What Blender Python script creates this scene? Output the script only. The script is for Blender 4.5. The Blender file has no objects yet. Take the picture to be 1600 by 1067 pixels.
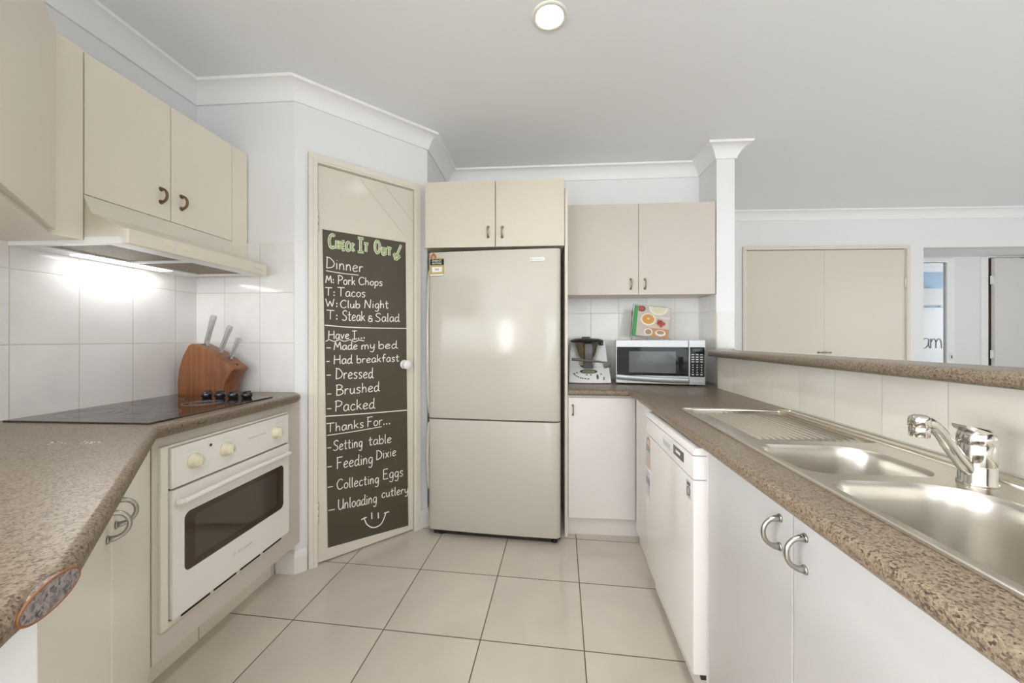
import bpy, bmesh, math, random
from mathutils import Vector, Matrix
random.seed(7)
S = bpy.context.scene
COL = S.collection
PI = math.pi

# ------------------------------------------------------------------ camera, world, light, exposure
cd = bpy.data.cameras.new('camera'); cam = bpy.data.objects.new('camera', cd); COL.objects.link(cam)
cd.sensor_fit = 'HORIZONTAL'; cd.sensor_width = 36.0
cd.lens = 36.0 * 585.5 / 1600.0
cd.shift_y = (530.0 - 533.5) / 1600.0
cd.clip_start = 0.02
cam.location = (0, 0, 1.1616)
cam.rotation_euler = (math.radians(90), 0, math.radians(4.1))
S.camera = cam
S.view_settings.view_transform = 'Standard'
S.view_settings.look = 'None'
S.view_settings.gamma = 1.0
S.view_settings.use_curve_mapping = False
S.view_settings.exposure = 0.44
S.cycles.max_bounces = 12
S.cycles.diffuse_bounces = 6
S.cycles.glossy_bounces = 6
S.cycles.sample_clamp_indirect = 6.0
S.cycles.caustics_reflective = False
S.cycles.caustics_refractive = False
S.cycles.use_denoising = True

world = bpy.data.worlds.new('daylight'); S.world = world; world.use_nodes = True
wn = world.node_tree.nodes; wl = world.node_tree.links; wn.clear()
wo = wn.new('ShaderNodeOutputWorld'); wb = wn.new('ShaderNodeBackground')
wb.inputs[0].default_value = (0.90, 0.95, 1.0, 1); wb.inputs[1].default_value = 0.5
wl.new(wb.outputs[0], wo.inputs[0])

def area_light(name, loc, rot, sx, sy, power, color=(1, 1, 1)):
    l = bpy.data.lights.new(name, 'AREA'); l.shape = 'RECTANGLE'; l.size = sx; l.size_y = sy
    l.energy = power; l.color = color
    o = bpy.data.objects.new(name, l); COL.objects.link(o); o.location = loc; o.rotation_euler = rot
    return o
# soft fill lamps added at unseen openings; the slit window shows in the fridge
area_light('daylight_fill_rear', (1.4, -3.33, 1.10), (math.radians(-112), 0, PI), 2.6, 1.9, 58, (0.90, 0.955, 1.0))
area_light('daylight_fill_left', (-3.93, -1.4, 1.3), (0, math.radians(-130), 0), 1.7, 2.2, 235, (0.89, 0.95, 1.0))
area_light('daylight_fill_dining', (5.73, 1.4, 1.3), (0, math.radians(90), 0), 1.7, 2.6, 12, (0.90, 0.955, 1.0))
area_light('daylight_slit_window', (-1.47, -3.33, 0.98), (math.radians(-90), 0, PI), 0.22, 1.70, 24, (1.0, 0.99, 0.97))
area_light('bedroom_fill', (7.50, 5.46, 1.35), (0, math.radians(90), 0), 1.5, 1.2, 21, (0.90, 0.955, 1.0))  # lamp added to brighten the bedroom, no window stands there

def downlight_or_fill_spot(x, y, power):
    l = bpy.data.lights.new('downlight_or_fill_spot', 'SPOT'); l.energy = power; l.spot_size = math.radians(138); l.spot_blend = 1.0
    l.color = (1.0, 0.99, 0.985); l.shadow_soft_size = 0.06
    o = bpy.data.objects.new('downlight_or_fill_spot', l); COL.objects.link(o); o.location = (x, y, 2.418)
# one downlight in view; the other spots are unseen, added to even the light
for x_, y_, e_ in ((0.042, 1.478, 13), (0.042, 0.1, 40), (-2.4, -1.4, 70), (0.6, -1.8, 70), (3.2, 1.6, 62)): downlight_or_fill_spot(x_, y_, e_)

# ------------------------------------------------------------------ helpers
OFF = {}      # object name -> the frame point its mesh origin stands for
def rot2(p, a):
    c, s = math.cos(a), math.sin(a)
    return (p[0]*c - p[1]*s, p[0]*s + p[1]*c)
def thing(name, label, cat, off=(0, 0, 0), rot=0.0, group=None, loc=None):
    o = bpy.data.objects.new(name, None); COL.objects.link(o)
    o.empty_display_size = 0.05
    if loc is None:
        w = rot2(off, rot); loc = (w[0], w[1], off[2])
    o.location = loc; o.rotation_euler = (0, 0, rot)
    OFF[o.name] = tuple(off)
    tag(o, label, cat, group)
    return o
def tag(o, label=None, cat=None, group=None, kind=None):
    if label: o['label'] = label
    if cat: o['category'] = cat
    if group: o['group'] = group
    if kind: o['kind'] = kind
    return o

class B:
    """collects shapes of one mesh"""
    def __init__(s): s.bm = bmesh.new()
    def box(s, x0, x1, y0, y1, z0, z1, bevel=0.0, seg=2):
        m = bmesh.ops.create_cube(s.bm, size=1.0)
        vs = m['verts']
        for v in vs:
            v.co = Vector(((x0+x1)/2 + v.co.x*(x1-x0), (y0+y1)/2 + v.co.y*(y1-y0), (z0+z1)/2 + v.co.z*(z1-z0)))
        if bevel > 0:
            es = list({e for v in vs for e in v.link_edges})
            bmesh.ops.bevel(s.bm, geom=es, offset=bevel, segments=seg, affect='EDGES', profile=0.5)
        return s
    def prism(s, pts, z0, z1, axis='z', bevel=0.0, seg=2):
        """extrude a polygon; axis z: pts (x,y); axis y: pts (x,z) from y=z0..z1; axis x: pts (y,z)"""
        def P(p, h):
            return (p[0], p[1], h) if axis == 'z' else ((p[0], h, p[1]) if axis == 'y' else (h, p[0], p[1]))
        a = [s.bm.verts.new(P(p, z0)) for p in pts]; b = [s.bm.verts.new(P(p, z1)) for p in pts]
        fs = [s.bm.faces.new(a), s.bm.faces.new(b[::-1])]
        n = len(pts)
        for i in range(n):
            fs.append(s.bm.faces.new((a[i], b[i], b[(i+1) % n], a[(i+1) % n])))
        bmesh.ops.recalc_face_normals(s.bm, faces=fs)
        if bevel > 0:
            es = list({e for f in fs for e in f.edges})
            bmesh.ops.bevel(s.bm, geom=es, offset=bevel, segments=seg, affect='EDGES', profile=0.5)
        return s
    def tube(s, pts, r, n=10, caps=True, closed=False, flat=None):
        """round bar along points; r number or list; flat=(vector, factor) squashes the section along a direction"""
        P = [Vector(p) for p in pts]; m = len(P)
        R = r if isinstance(r, (list, tuple)) else [r]*m
        rings = []; up = None
        for i in range(m):
            t = (P[(i+1) % m] - P[i-1]) if closed else (P[min(i+1, m-1)] - P[max(i-1, 0)])
            if t.length < 1e-9: t = Vector((0, 0, 1))
            t.normalize()
            if up is None:
                up = Vector((0, 0, 1)) if abs(t.z) < 0.9 else Vector((1, 0, 0))
            x = t.cross(up)
            if x.length < 1e-6: x = t.orthogonal()
            x.normalize(); up = x.cross(t).normalized()
            ring = []
            for k in range(n):
                a = 2*PI*k/n
                o = x*math.cos(a)*R[i] + up*math.sin(a)*R[i]
                if flat:
                    f = flat[0]; o = o - f*(o.dot(f))*(1-flat[1])
                ring.append(s.bm.verts.new(P[i] + o))
            rings.append(ring)
        for i in range(m if closed else m-1):
            A, C = rings[i], rings[(i+1) % m]
            for k in range(n):
                f = s.bm.faces.new((A[k], A[(k+1) % n], C[(k+1) % n], C[k])); f.smooth = True
        if caps and not closed:
            s.bm.faces.new(rings[0][::-1]); s.bm.faces.new(rings[-1])
        return s
    def lathe(s, prof, c=(0, 0, 0), n=32, axis=(0, 0, 1), smooth=True):
        """prof: (radius, height) list, turned about axis through c"""
        q = Vector((0, 0, 1)).rotation_difference(Vector(axis)); c = Vector(c)
        rings = []
        for r, h in prof:
            if r < 1e-6: rings.append([s.bm.verts.new(c + q @ Vector((0, 0, h)))])
            else: rings.append([s.bm.verts.new(c + q @ Vector((r*math.cos(2*PI*k/n), r*math.sin(2*PI*k/n), h))) for k in range(n)])
        for A, C in zip(rings, rings[1:]):
            for k in range(n):
                k2 = (k+1) % n
                if len(A) == 1 and len(C) == 1: continue
                if len(A) == 1: f = s.bm.faces.new((A[0], C[k2], C[k]))
                elif len(C) == 1: f = s.bm.faces.new((A[k], A[k2], C[0]))
                else: f = s.bm.faces.new((A[k], A[k2], C[k2], C[k]))
                f.smooth = smooth
        bmesh.ops.recalc_face_normals(s.bm, faces=s.bm.faces[:])
        return s
    def sweep(s, path, prof, closed=False):
        """profile (inward offset to the RIGHT of travel, z) mitred along a plan path of (x,y)"""
        n = len(path); rows = []
        for i, p in enumerate(path):
            p = Vector(p)
            d0 = (p - Vector(path[i-1])).normalized() if i > 0 else None
            d1 = (Vector(path[i+1]) - p).normalized() if i < n-1 else None
            if d0 is None: d0 = d1
            if d1 is None: d1 = d0
            n0 = Vector((d0.y, -d0.x)); n1 = Vector((d1.y, -d1.x))
            m = (n0 + n1).normalized(); m = m / max(0.3, m.dot(n0))
            rows.append([s.bm.verts.new((p.x + m.x*o, p.y + m.y*o, z)) for o, z in prof])
        k = len(prof)
        for A, C in zip(rows, rows[1:]):
            for j in range(k):
                s.bm.faces.new((A[j], A[(j+1) % k], C[(j+1) % k], C[j]))
        s.bm.faces.new(rows[0]); s.bm.faces.new(rows[-1][::-1])
        bmesh.ops.recalc_face_normals(s.bm, faces=s.bm.faces[:])
        return s
    def build(s, name, mat, parent=None, rot=None, smooth=None, off=None):
        me = bpy.data.meshes.new(name)
        if off is None: off = OFF.get(parent.name, (0, 0, 0)) if parent is not None else (0, 0, 0)
        if any(off): bmesh.ops.translate(s.bm, verts=s.bm.verts[:], vec=-Vector(off))
        if smooth is not None:
            for f in s.bm.faces: f.smooth = True
            for e in s.bm.edges:
                if len(e.link_faces) == 2 and e.calc_face_angle(0.0) > math.radians(smooth): e.smooth = False
        s.bm.to_mesh(me); s.bm.free()
        o = bpy.data.objects.new(name, me); COL.objects.link(o)
        if mat is not None: me.materials.append(mat)
        if parent is not None:
            o.parent = parent; OFF[o.name] = tuple(off)
        else:
            OFF[o.name] = tuple(off)
            w = rot2(off, rot or 0.0); o.location = (w[0], w[1], off[2])
        if rot is not None and parent is None: o.rotation_euler = (0, 0, rot)
        return o

def struct(b, name, mat, rot=None, smooth=None):
    o = b.build(name, mat, None, rot, smooth); o['kind'] = 'structure'; return o

def crm(pts, k=6, closed=False):
    """Catmull-Rom through points (any dimension)"""
    P = [Vector(p) for p in pts]; n = len(P); out = []
    if n < 3: return P
    for i in range(n if closed else n-1):
        p0 = P[i-1] if (i > 0 or closed) else P[0]*2 - P[1]
        p1 = P[i]; p2 = P[(i+1) % n]
        p3 = P[(i+2) % n] if (i+2 < n or closed) else P[-1]*2 - P[-2]
        for j in range(k):
            t = j/k
            out.append(0.5*((2*p1) + (p2-p0)*t + (2*p0-5*p1+4*p2-p3)*t*t + (3*p1-p0-3*p2+p3)*t**3))
    if not closed: out.append(P[-1])
    return out

def copy_tree(o, parent=None):
    c = o.copy(); COL.objects.link(c)
    if parent is not None: c.parent = parent
    OFF[c.name] = OFF.get(o.name, (0, 0, 0))
    for ch in list(o.children): copy_tree(ch, c)
    return c

# ------------------------------------------------------------------ materials
def mat(name, col, rough=0.5, metal=0.0, spec=0.5, emit=None, strength=0.0, coat=0.0, bump=0.0, bscale=200, alpha=None, trans=0.0, vary=0.0, vscale=4.0):
    m = bpy.data.materials.new(name); m.use_nodes = True
    nt = m.node_tree; b = nt.nodes['Principled BSDF']
    b.inputs['Base Color'].default_value = (*col, 1); b.inputs['Roughness'].default_value = rough
    b.inputs['Metallic'].default_value = metal; b.inputs['Specular IOR Level'].default_value = spec
    if coat: b.inputs['Coat Weight'].default_value = coat; b.inputs['Coat Roughness'].default_value = 0.05
    if trans: b.inputs['Transmission Weight'].default_value = trans
    if emit: b.inputs['Emission Color'].default_value = (*emit, 1); b.inputs['Emission Strength'].default_value = strength
    tc = nt.nodes.new('ShaderNodeTexCoord')
    if vary:
        nz = nt.nodes.new('ShaderNodeTexNoise'); nz.inputs['Scale'].default_value = vscale; nz.inputs['Detail'].default_value = 3
        nt.links.new(tc.outputs['Object'], nz.inputs['Vector'])
        rp = nt.nodes.new('ShaderNodeValToRGB')
        rp.color_ramp.elements[0].position = 0.3; rp.color_ramp.elements[1].position = 0.7
        rp.color_ramp.elements[0].color = (*[c*(1-vary) for c in col], 1); rp.color_ramp.elements[1].color = (*[min(1, c*(1+vary)) for c in col], 1)
        nt.links.new(nz.outputs['Fac'], rp.inputs['Fac']); nt.links.new(rp.outputs['Color'], b.inputs['Base Color'])
    if bump:
        nz = nt.nodes.new('ShaderNodeTexNoise'); nz.inputs['Scale'].default_value = bscale; nz.inputs['Detail'].default_value = 3
        nt.links.new(tc.outputs['Object'], nz.inputs['Vector'])
        bp = nt.nodes.new('ShaderNodeBump'); bp.inputs['Strength'].default_value = bump; bp.inputs['Distance'].default_value = 0.002
        nt.links.new(nz.outputs['Fac'], bp.inputs['Height']); nt.links.new(bp.outputs['Normal'], b.inputs['Normal'])
    return m

def tile_mat(name, au, av, u0, v0, w, h, grout_w, ca, cb, cg, rough=0.12, nscale=3.0):
    """rectangular tiles on axes au/av of the object's own coordinates, marbled between ca and cb"""
    m = bpy.data.materials.new(name); m.use_nodes = True
    nt = m.node_tree; N = nt.nodes.new; L = nt.links.new; b = nt.nodes['Principled BSDF']
    tc = N('ShaderNodeTexCoord'); sp = N('ShaderNodeSeparateXYZ'); L(tc.outputs['Object'], sp.inputs[0])
    def M(op, a, c):
        x = N('ShaderNodeMath'); x.operation = op
        for i, q in enumerate((a, c)):
            if q is None: continue
            if isinstance(q, (int, float)): x.inputs[i].default_value = q
            else: L(q, x.inputs[i])
        return x.outputs[0]
    def edge(ax, o, s):
        t = M('DIVIDE', M('SUBTRACT', sp.outputs[ax], o), s)
        fl = M('FLOOR', t, None); fr = M('SUBTRACT', t, fl)
        d = M('MULTIPLY', M('MINIMUM', fr, M('SUBTRACT', 1.0, fr)), s)
        return d, fl
    du, iu = edge(au, u0, w); dv, iv = edge(av, v0, h)
    d = M('MINIMUM', du, dv)
    mask = N('ShaderNodeMapRange'); mask.inputs['From Min'].default_value = grout_w*0.5 - 0.0004; mask.inputs['From Max'].default_value = grout_w*0.5 + 0.0006
    L(d, mask.inputs['Value'])
    cx = N('ShaderNodeCombineXYZ'); L(iu, cx.inputs[0]); L(iv, cx.inputs[1])
    wn = N('ShaderNodeTexWhiteNoise'); wn.noise_dimensions = '2D'; L(cx.outputs[0], wn.inputs['Vector'])
    add = N('ShaderNodeVectorMath'); add.operation = 'MULTIPLY_ADD'; L(wn.outputs['Color'], add.inputs[0]); add.inputs[1].default_value = (9, 9, 9); L(tc.outputs['Object'], add.inputs[2])
    nz = N('ShaderNodeTexNoise'); nz.inputs['Scale'].default_value = nscale; nz.inputs['Detail'].default_value = 5; nz.inputs['Distortion'].default_value = 1.2
    L(add.outputs[0], nz.inputs['Vector'])
    rp = N('ShaderNodeValToRGB'); rp.color_ramp.elements[0].position = 0.35; rp.color_ramp.elements[1].position = 0.65
    rp.color_ramp.elements[0].color = (*ca, 1); rp.color_ramp.elements[1].color = (*cb, 1); L(nz.outputs['Fac'], rp.inputs['Fac'])
    mx = N('ShaderNodeMix'); mx.data_type = 'RGBA'; L(mask.outputs[0], mx.inputs[0]); mx.inputs[6].default_value = (*cg, 1); L(rp.outputs['Color'], mx.inputs[7])
    L(mx.outputs[2], b.inputs['Base Color'])
    rr = N('ShaderNodeMapRange'); rr.inputs['To Min'].default_value = 0.8; rr.inputs['To Max'].default_value = rough; L(mask.outputs[0], rr.inputs['Value']); L(rr.outputs[0], b.inputs['Roughness'])
    bp = N('ShaderNodeBump'); bp.inputs['Strength'].default_value = 0.5; bp.inputs['Distance'].default_value = 0.0012
    L(mask.outputs[0], bp.inputs['Height']); L(bp.outputs[0], b.inputs['Normal'])
    return m

def granite(name, ramp, rough=0.28, scale=160.0):
    m = bpy.data.materials.new(name); m.use_nodes = True
    nt = m.node_tree; N = nt.nodes.new; L = nt.links.new; b = nt.nodes['Principled BSDF']
    tc = N('ShaderNodeTexCoord')
    n1 = N('ShaderNodeTexNoise'); n1.inputs['Scale'].default_value = scale; n1.inputs['Detail'].default_value = 4; n1.inputs['Roughness'].default_value = 0.7
    v1 = N('ShaderNodeTexVoronoi'); v1.inputs['Scale'].default_value = scale*1.6
    L(tc.outputs['Object'], n1.inputs['Vector']); L(tc.outputs['Object'], v1.inputs['Vector'])
    sp = N('ShaderNodeSeparateColor'); L(v1.outputs['Color'], sp.inputs[0])
    mx = N('ShaderNodeMath'); mx.operation = 'MULTIPLY_ADD'; L(sp.outputs[0], mx.inputs[0]); mx.inputs[1].default_value = 0.34
    ad = N('ShaderNodeMath'); ad.operation = 'MULTIPLY'; L(n1.outputs['Fac'], ad.inputs[0]); ad.inputs[1].default_value = 0.66; L(ad.outputs[0], mx.inputs[2])
    rp = N('ShaderNodeValToRGB'); cr = rp.color_ramp
    while len(cr.elements) < len(ramp): cr.elements.new(0.5)
    for e, (p, c) in zip(cr.elements, ramp): e.position = p; e.color = (*c, 1)
    L(mx.outputs[0], rp.inputs['Fac']); L(rp.outputs['Color'], b.inputs['Base Color'])
    b.inputs['Roughness'].default_value = rough; b.inputs['Specular IOR Level'].default_value = 0.38
    return m

def steel(name, col=(0.60, 0.57, 0.52), rough=0.24, sx=6, sy=300, bump=0.06):
    m = bpy.data.materials.new(name); m.use_nodes = True
    nt = m.node_tree; N = nt.nodes.new; L = nt.links.new; b = nt.nodes['Principled BSDF']
    b.inputs['Base Color'].default_value = (*col, 1); b.inputs['Metallic'].default_value = 1; b.inputs['Roughness'].default_value = rough
    tc = N('ShaderNodeTexCoord'); mp = N('ShaderNodeMapping'); mp.inputs['Scale'].default_value = (sy, sx, sy)
    nz = N('ShaderNodeTexNoise'); nz.inputs['Scale'].default_value = 1.0; nz.inputs['Detail'].default_value = 2
    L(tc.outputs['Object'], mp.inputs[0]); L(mp.outputs[0], nz.inputs['Vector'])
    bp = N('ShaderNodeBump'); bp.inputs['Strength'].default_value = bump; bp.inputs['Distance'].default_value = 0.001
    L(nz.outputs['Fac'], bp.inputs['Height']); L(bp.outputs[0], b.inputs['Normal'])
    return m

def wood(name, c0, c1):
    m = bpy.data.materials.new(name); m.use_nodes = True
    nt = m.node_tree; N = nt.nodes.new; L = nt.links.new; b = nt.nodes['Principled BSDF']
    tc = N('ShaderNodeTexCoord'); mp = N('ShaderNodeMapping'); mp.inputs['Rotation'].default_value = (0, math.radians(-18), 0); mp.inputs['Scale'].default_value = (60, 60, 3)
    nz = N('ShaderNodeTexNoise'); nz.inputs['Scale'].default_value = 1.0; nz.inputs['Detail'].default_value = 4; nz.inputs['Distortion'].default_value = 0.6
    L(tc.outputs['Object'], mp.inputs[0]); L(mp.outputs[0], nz.inputs['Vector'])
    rp = N('ShaderNodeValToRGB'); rp.color_ramp.elements[0].position = 0.3; rp.color_ramp.elements[1].position = 0.7
    rp.color_ramp.elements[0].color = (*c0, 1); rp.color_ramp.elements[1].color = (*c1, 1)
    L(nz.outputs['Fac'], rp.inputs['Fac']); L(rp.outputs['Color'], b.inputs['Base Color']); b.inputs['Roughness'].default_value = 0.38
    return m

def mesh_filter(name):
    m = bpy.data.materials.new(name); m.use_nodes = True
    nt = m.node_tree; N = nt.nodes.new; L = nt.links.new; b = nt.nodes['Principled BSDF']
    tc = N('ShaderNodeTexCoord'); v = N('ShaderNodeTexVoronoi'); v.inputs['Scale'].default_value = 170
    L(tc.outputs['Object'], v.inputs['Vector'])
    n2 = N('ShaderNodeTexNoise'); n2.inputs['Scale'].default_value = 9; L(tc.outputs['Object'], n2.inputs['Vector'])
    rp = N('ShaderNodeValToRGB'); rp.color_ramp.elements[0].position = 0.1; rp.color_ramp.elements[1].position = 0.6
    rp.color_ramp.elements[0].color = (0.05, 0.035, 0.018, 1); rp.color_ramp.elements[1].color = (0.27, 0.22, 0.14, 1)
    L(v.outputs['Distance'], rp.inputs['Fac'])
    mx = N('ShaderNodeMix'); mx.data_type = 'RGBA'; L(n2.outputs['Fac'], mx.inputs[0]); mx.inputs[7].default_value = (0.15, 0.09, 0.035, 1); L(rp.outputs['Color'], mx.inputs[6])
    L(mx.outputs[2], b.inputs['Base Color']); b.inputs['Roughness'].default_value = 0.45; b.inputs['Metallic'].default_value = 0.4
    bp = N('ShaderNodeBump'); bp.inputs['Strength'].default_value = 0.8; bp.inputs['Distance'].default_value = 0.002
    L(v.outputs['Distance'], bp.inputs['Height']); L(bp.outputs[0], b.inputs['Normal'])
    return m

WALL = mat('wall_paint', (0.805, 0.805, 0.805), 0.55, bump=0.03, bscale=300)
CEIL = mat('ceiling_paint', (0.86, 0.882, 0.905), 0.7, bump=0.02, bscale=300)
TRIM = mat('cornice_paint', (0.87, 0.87, 0.87), 0.5)
GLOSSTRIM = mat('cream_gloss_trim', (0.76, 0.71, 0.62), 0.25)
SKIRT = mat('skirting_paint', (0.78, 0.76, 0.72), 0.35)
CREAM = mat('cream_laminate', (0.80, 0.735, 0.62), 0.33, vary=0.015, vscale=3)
CREAM2 = mat('cream_laminate_dimmed', (0.60, 0.545, 0.48), 0.3, vary=0.015, vscale=3)  # same cream laminate, shade put into the colour for strongly lit fronts
SINKW = mat('white_laminate_dimmed', (0.545, 0.525, 0.51), 0.3, vary=0.01, vscale=3)  # white laminate darkened in its colour to offset bright light on the sink doors
CREAM3 = mat('cream_laminate_shaded_warm', (0.61, 0.55, 0.455), 0.33, vary=0.015, vscale=3)  # cream laminate toned down in colour against the light above the fridge
CREAM4 = mat('cream_laminate_lit', (0.86, 0.80, 0.70), 0.33, vary=0.015, vscale=3)  # cream laminate with extra light put into its colour for the dim base doors
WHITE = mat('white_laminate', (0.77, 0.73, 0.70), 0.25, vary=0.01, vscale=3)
GAP = mat('cabinet_interior', (0.30, 0.26, 0.20), 0.8)
DOORP = mat('door_gloss_paint', (0.70, 0.64, 0.55), 0.16)
PLASTW = mat('white_plastic', (0.80, 0.80, 0.79), 0.3)
CREAMP = mat('cream_plastic', (0.80, 0.74, 0.55), 0.35)
ENAMEL = mat('white_enamel', (0.82, 0.79, 0.75), 0.18)
HOODC = mat('hood_enamel', (0.72, 0.67, 0.57), 0.3)
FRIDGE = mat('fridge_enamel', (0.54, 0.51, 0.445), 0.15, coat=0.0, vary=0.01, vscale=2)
DWHITE = mat('dishwasher_enamel', (0.82, 0.785, 0.755), 0.12, coat=0.3)
BLACK = mat('black_plastic', (0.015, 0.015, 0.016), 0.3)
DARK = mat('dark_gap', (0.03, 0.025, 0.02), 0.7)
GREYP = mat('grey_plastic', (0.10, 0.098, 0.092), 0.35)
HOB = mat('hob_glass', (0.030, 0.022, 0.017), 0.03, spec=0.9)
HOBMARK = mat('hob_marking', (0.22, 0.20, 0.18), 0.3)
OVENGLASS = mat('oven_glass', (0.07, 0.058, 0.045), 0.05, spec=0.8)
OVENBAND = mat('oven_glass_border', (0.055, 0.035, 0.022), 0.1, spec=0.6)
MWGLASS = mat('microwave_glass', (0.012, 0.012, 0.012), 0.04, spec=0.22)
MWWIN = mat('microwave_window', (0.10, 0.105, 0.105), 0.10, spec=0.35)
SILVER = mat('silver_paint', (0.46, 0.46, 0.465), 0.34, metal=0.5)
CHROME = mat('chrome', (0.64, 0.625, 0.59), 0.13, metal=1.0)
NICKEL = mat('brushed_nickel', (0.40, 0.385, 0.345), 0.28, metal=1.0)
BRONZE = mat('aged_bronze', (0.20, 0.13, 0.06), 0.35, metal=0.8)
BRASSY = mat('antique_nickel', (0.36, 0.30, 0.22), 0.32, metal=0.9)
STEEL = steel('brushed_steel', (0.76, 0.705, 0.62), 0.27)
STEELB = steel('brushed_steel_bowl', (0.62, 0.585, 0.53), 0.30, 4, 260, 0.08)
GRAN = granite('speckled_laminate', [(0.28, (0.050, 0.036, 0.028)), (0.38, (0.125, 0.088, 0.060)), (0.50, (0.215, 0.160, 0.106)), (0.60, (0.285, 0.225, 0.155)), (0.74, (0.150, 0.108, 0.076))], 0.28, 205)
GRANCUT = granite('cut_laminate_edge', [(0.25, (0.05, 0.045, 0.055)), (0.45, (0.22, 0.19, 0.185)), (0.6, (0.38, 0.32, 0.29)), (0.75, (0.13, 0.11, 0.12))], 0.4, 170)
BROWNRIM = mat('brown_edge_line', (0.26, 0.10, 0.03), 0.4)
CHALKB = mat('chalkboard_vinyl', (0.074, 0.058, 0.036), 0.34, vary=0.12, vscale=3)
CHALK = mat('white_chalk', (0.86, 0.83, 0.76), 0.9, bump=0.3, bscale=900)
CHALKG = mat('green_chalk', (0.38, 0.48, 0.22), 0.9, vary=0.35, vscale=120)
BLOCK = wood('cherry_wood', (0.19, 0.066, 0.022), (0.29, 0.112, 0.042))
BLUE = mat('blue_wall_paint', (0.42, 0.55, 0.68), 0.6)
PAPER = mat('paper_white', (0.80, 0.79, 0.77), 0.5)
LAMP = mat('lamp_diffuser', (1, 1, 1), 0.4, emit=(1.0, 0.97, 0.90), strength=14)
HLAMP = mat('hood_lamp_lens', (1, 1, 1), 0.4, emit=(0.97, 0.98, 1.0), strength=4)
FLOORT = tile_mat('floor_tiles', 0, 1, 0, 0, 0.3952, 0.3952, 0.0042, (0.58, 0.52, 0.445), (0.635, 0.575, 0.495), (0.13, 0.095, 0.06), 0.13, 2.2)
KICKT = tile_mat('kick_tiles_lit', 1, 2, 1.518, -0.2, 0.3952, 0.6, 0.003, (0.84, 0.775, 0.68), (0.90, 0.84, 0.745), (0.28, 0.22, 0.16), 0.13, 2.2)  # floor tile brightened in its colour to make up for shade under the cabinets
TA, TB, TG = (0.78, 0.765, 0.74), (0.84, 0.825, 0.80), (0.62, 0.585, 0.51)

# ------------------------------------------------------------------ frames of reference
RT = math.radians(-2.38)      # the sink run and bar stand a little off square to the back wall
FA = math.radians(1.6)        # far wall of the dining room
P1 = (1.9708, 3.9059)
DG = math.radians(45)         # corner pantry wall
DX, DY = 0.4038, 2.1150       # frame coordinates of the pantry wall's left end
CZ = 2.43
def fstruct(b, name, mat_, smooth=None):
    o = struct(b, name, mat_, FA, smooth); o.location = (P1[0], P1[1], 0); return o

# ------------------------------------------------------------------ the setting
# tiled floor, laid a few degrees off the walls
fa = math.radians(-3.4036); fo = (-1.0144, 1.4826)
b = B(); pts = []
for x, y in ((-4.1, -3.5), (9.5, -3.5), (9.5, 9.0), (-4.1, 9.0)):
    pts.append(rot2((x-fo[0], y-fo[1]), -fa))
b.prism(pts, -0.06, 0.0)
o = struct(b, 'floor', FLOORT); o.location = (fo[0], fo[1], 0); o.rotation_euler = (0, 0, fa)
struct(B().box(-4.1, 9.5, -3.5, 9.0, CZ, CZ+0.06), 'ceiling', CEIL)

struct(B().box(-1.8315, -1.7315, 0.2, 1.881, 0, CZ), 'wall_left', WALL)
struct(B().box(-1.7315, -1.21, 1.781, 1.881, 0, CZ), 'wall_pantry_side', WALL)
b = B()
b.box(DX, DX+0.093, DY, DY+0.09, 0, CZ).box(DX+0.642, DX+0.7283, DY, DY+0.09, 0, CZ).box(DX+0.093, DX+0.642, DY, DY+0.09, 2.07, CZ)
struct(b, 'wall_pantry', WALL, DG)
struct(B().box(-0.795, -0.695, 2.296, 2.92, 0, CZ), 'wall_alcove', WALL)
struct(B().box(-0.695, 1.278, 2.82, 2.92, 0, CZ), 'wall_back', WALL)
struct(B().prism([(1.164, 2.55), (1.278, 2.55), (1.278, 3.886), (1.164, 3.883)], 0, CZ), 'wall_nib', WALL)
q0 = rot2((0.9737, -0.6), RT); q1 = rot2((1.03, -0.6), RT); q2 = rot2((0.9737, 2.367), RT); q3 = rot2((1.03, 2.40), RT)
struct(B().prism([q0, q1, q3, (1.278, 2.55), (1.164, 2.55), q2], 0, 1.0625), 'wall_bar', WALL)
# living and dining room round the kitchen, behind the camera and beyond the bar
struct(B().box(-4.1, -1.8315, 0.2, 0.3, 0, CZ), 'wall_living_back', WALL)
b = B(); b.box(-4.1, -4.0, -3.5, -2.5, 0, CZ).box(-4.1, -4.0, -0.3, 0.2, 0, CZ).box(-4.1, -4.0, -2.5, -0.3, 2.2, CZ).box(-4.1, -4.0, -2.5, -0.3, 0, 0.4)
struct(b, 'wall_living_left', WALL)
b = B(); b.box(-4.0, -1.62, -3.5, -3.4, 0, CZ).box(-1.32, 0.1, -3.5, -3.4, 0, CZ).box(2.7, 5.9, -3.5, -3.4, 0, CZ)
b.box(-1.62, -1.32, -3.5, -3.4, 1.85, CZ).box(0.1, 2.7, -3.5, -3.4, 2.15, CZ)
struct(b, 'wall_rear', WALL)
b = B(); b.box(5.8, 5.9, -3.4, 0.1, 0, CZ).box(5.8, 5.9, 2.7, 4.0, 0, CZ).box(5.8, 5.9, 0.1, 2.7, 2.2, CZ).box(5.8, 5.9, 0.1, 2.7, 0, 0.4)
struct(b, 'wall_right', WALL)
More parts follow.
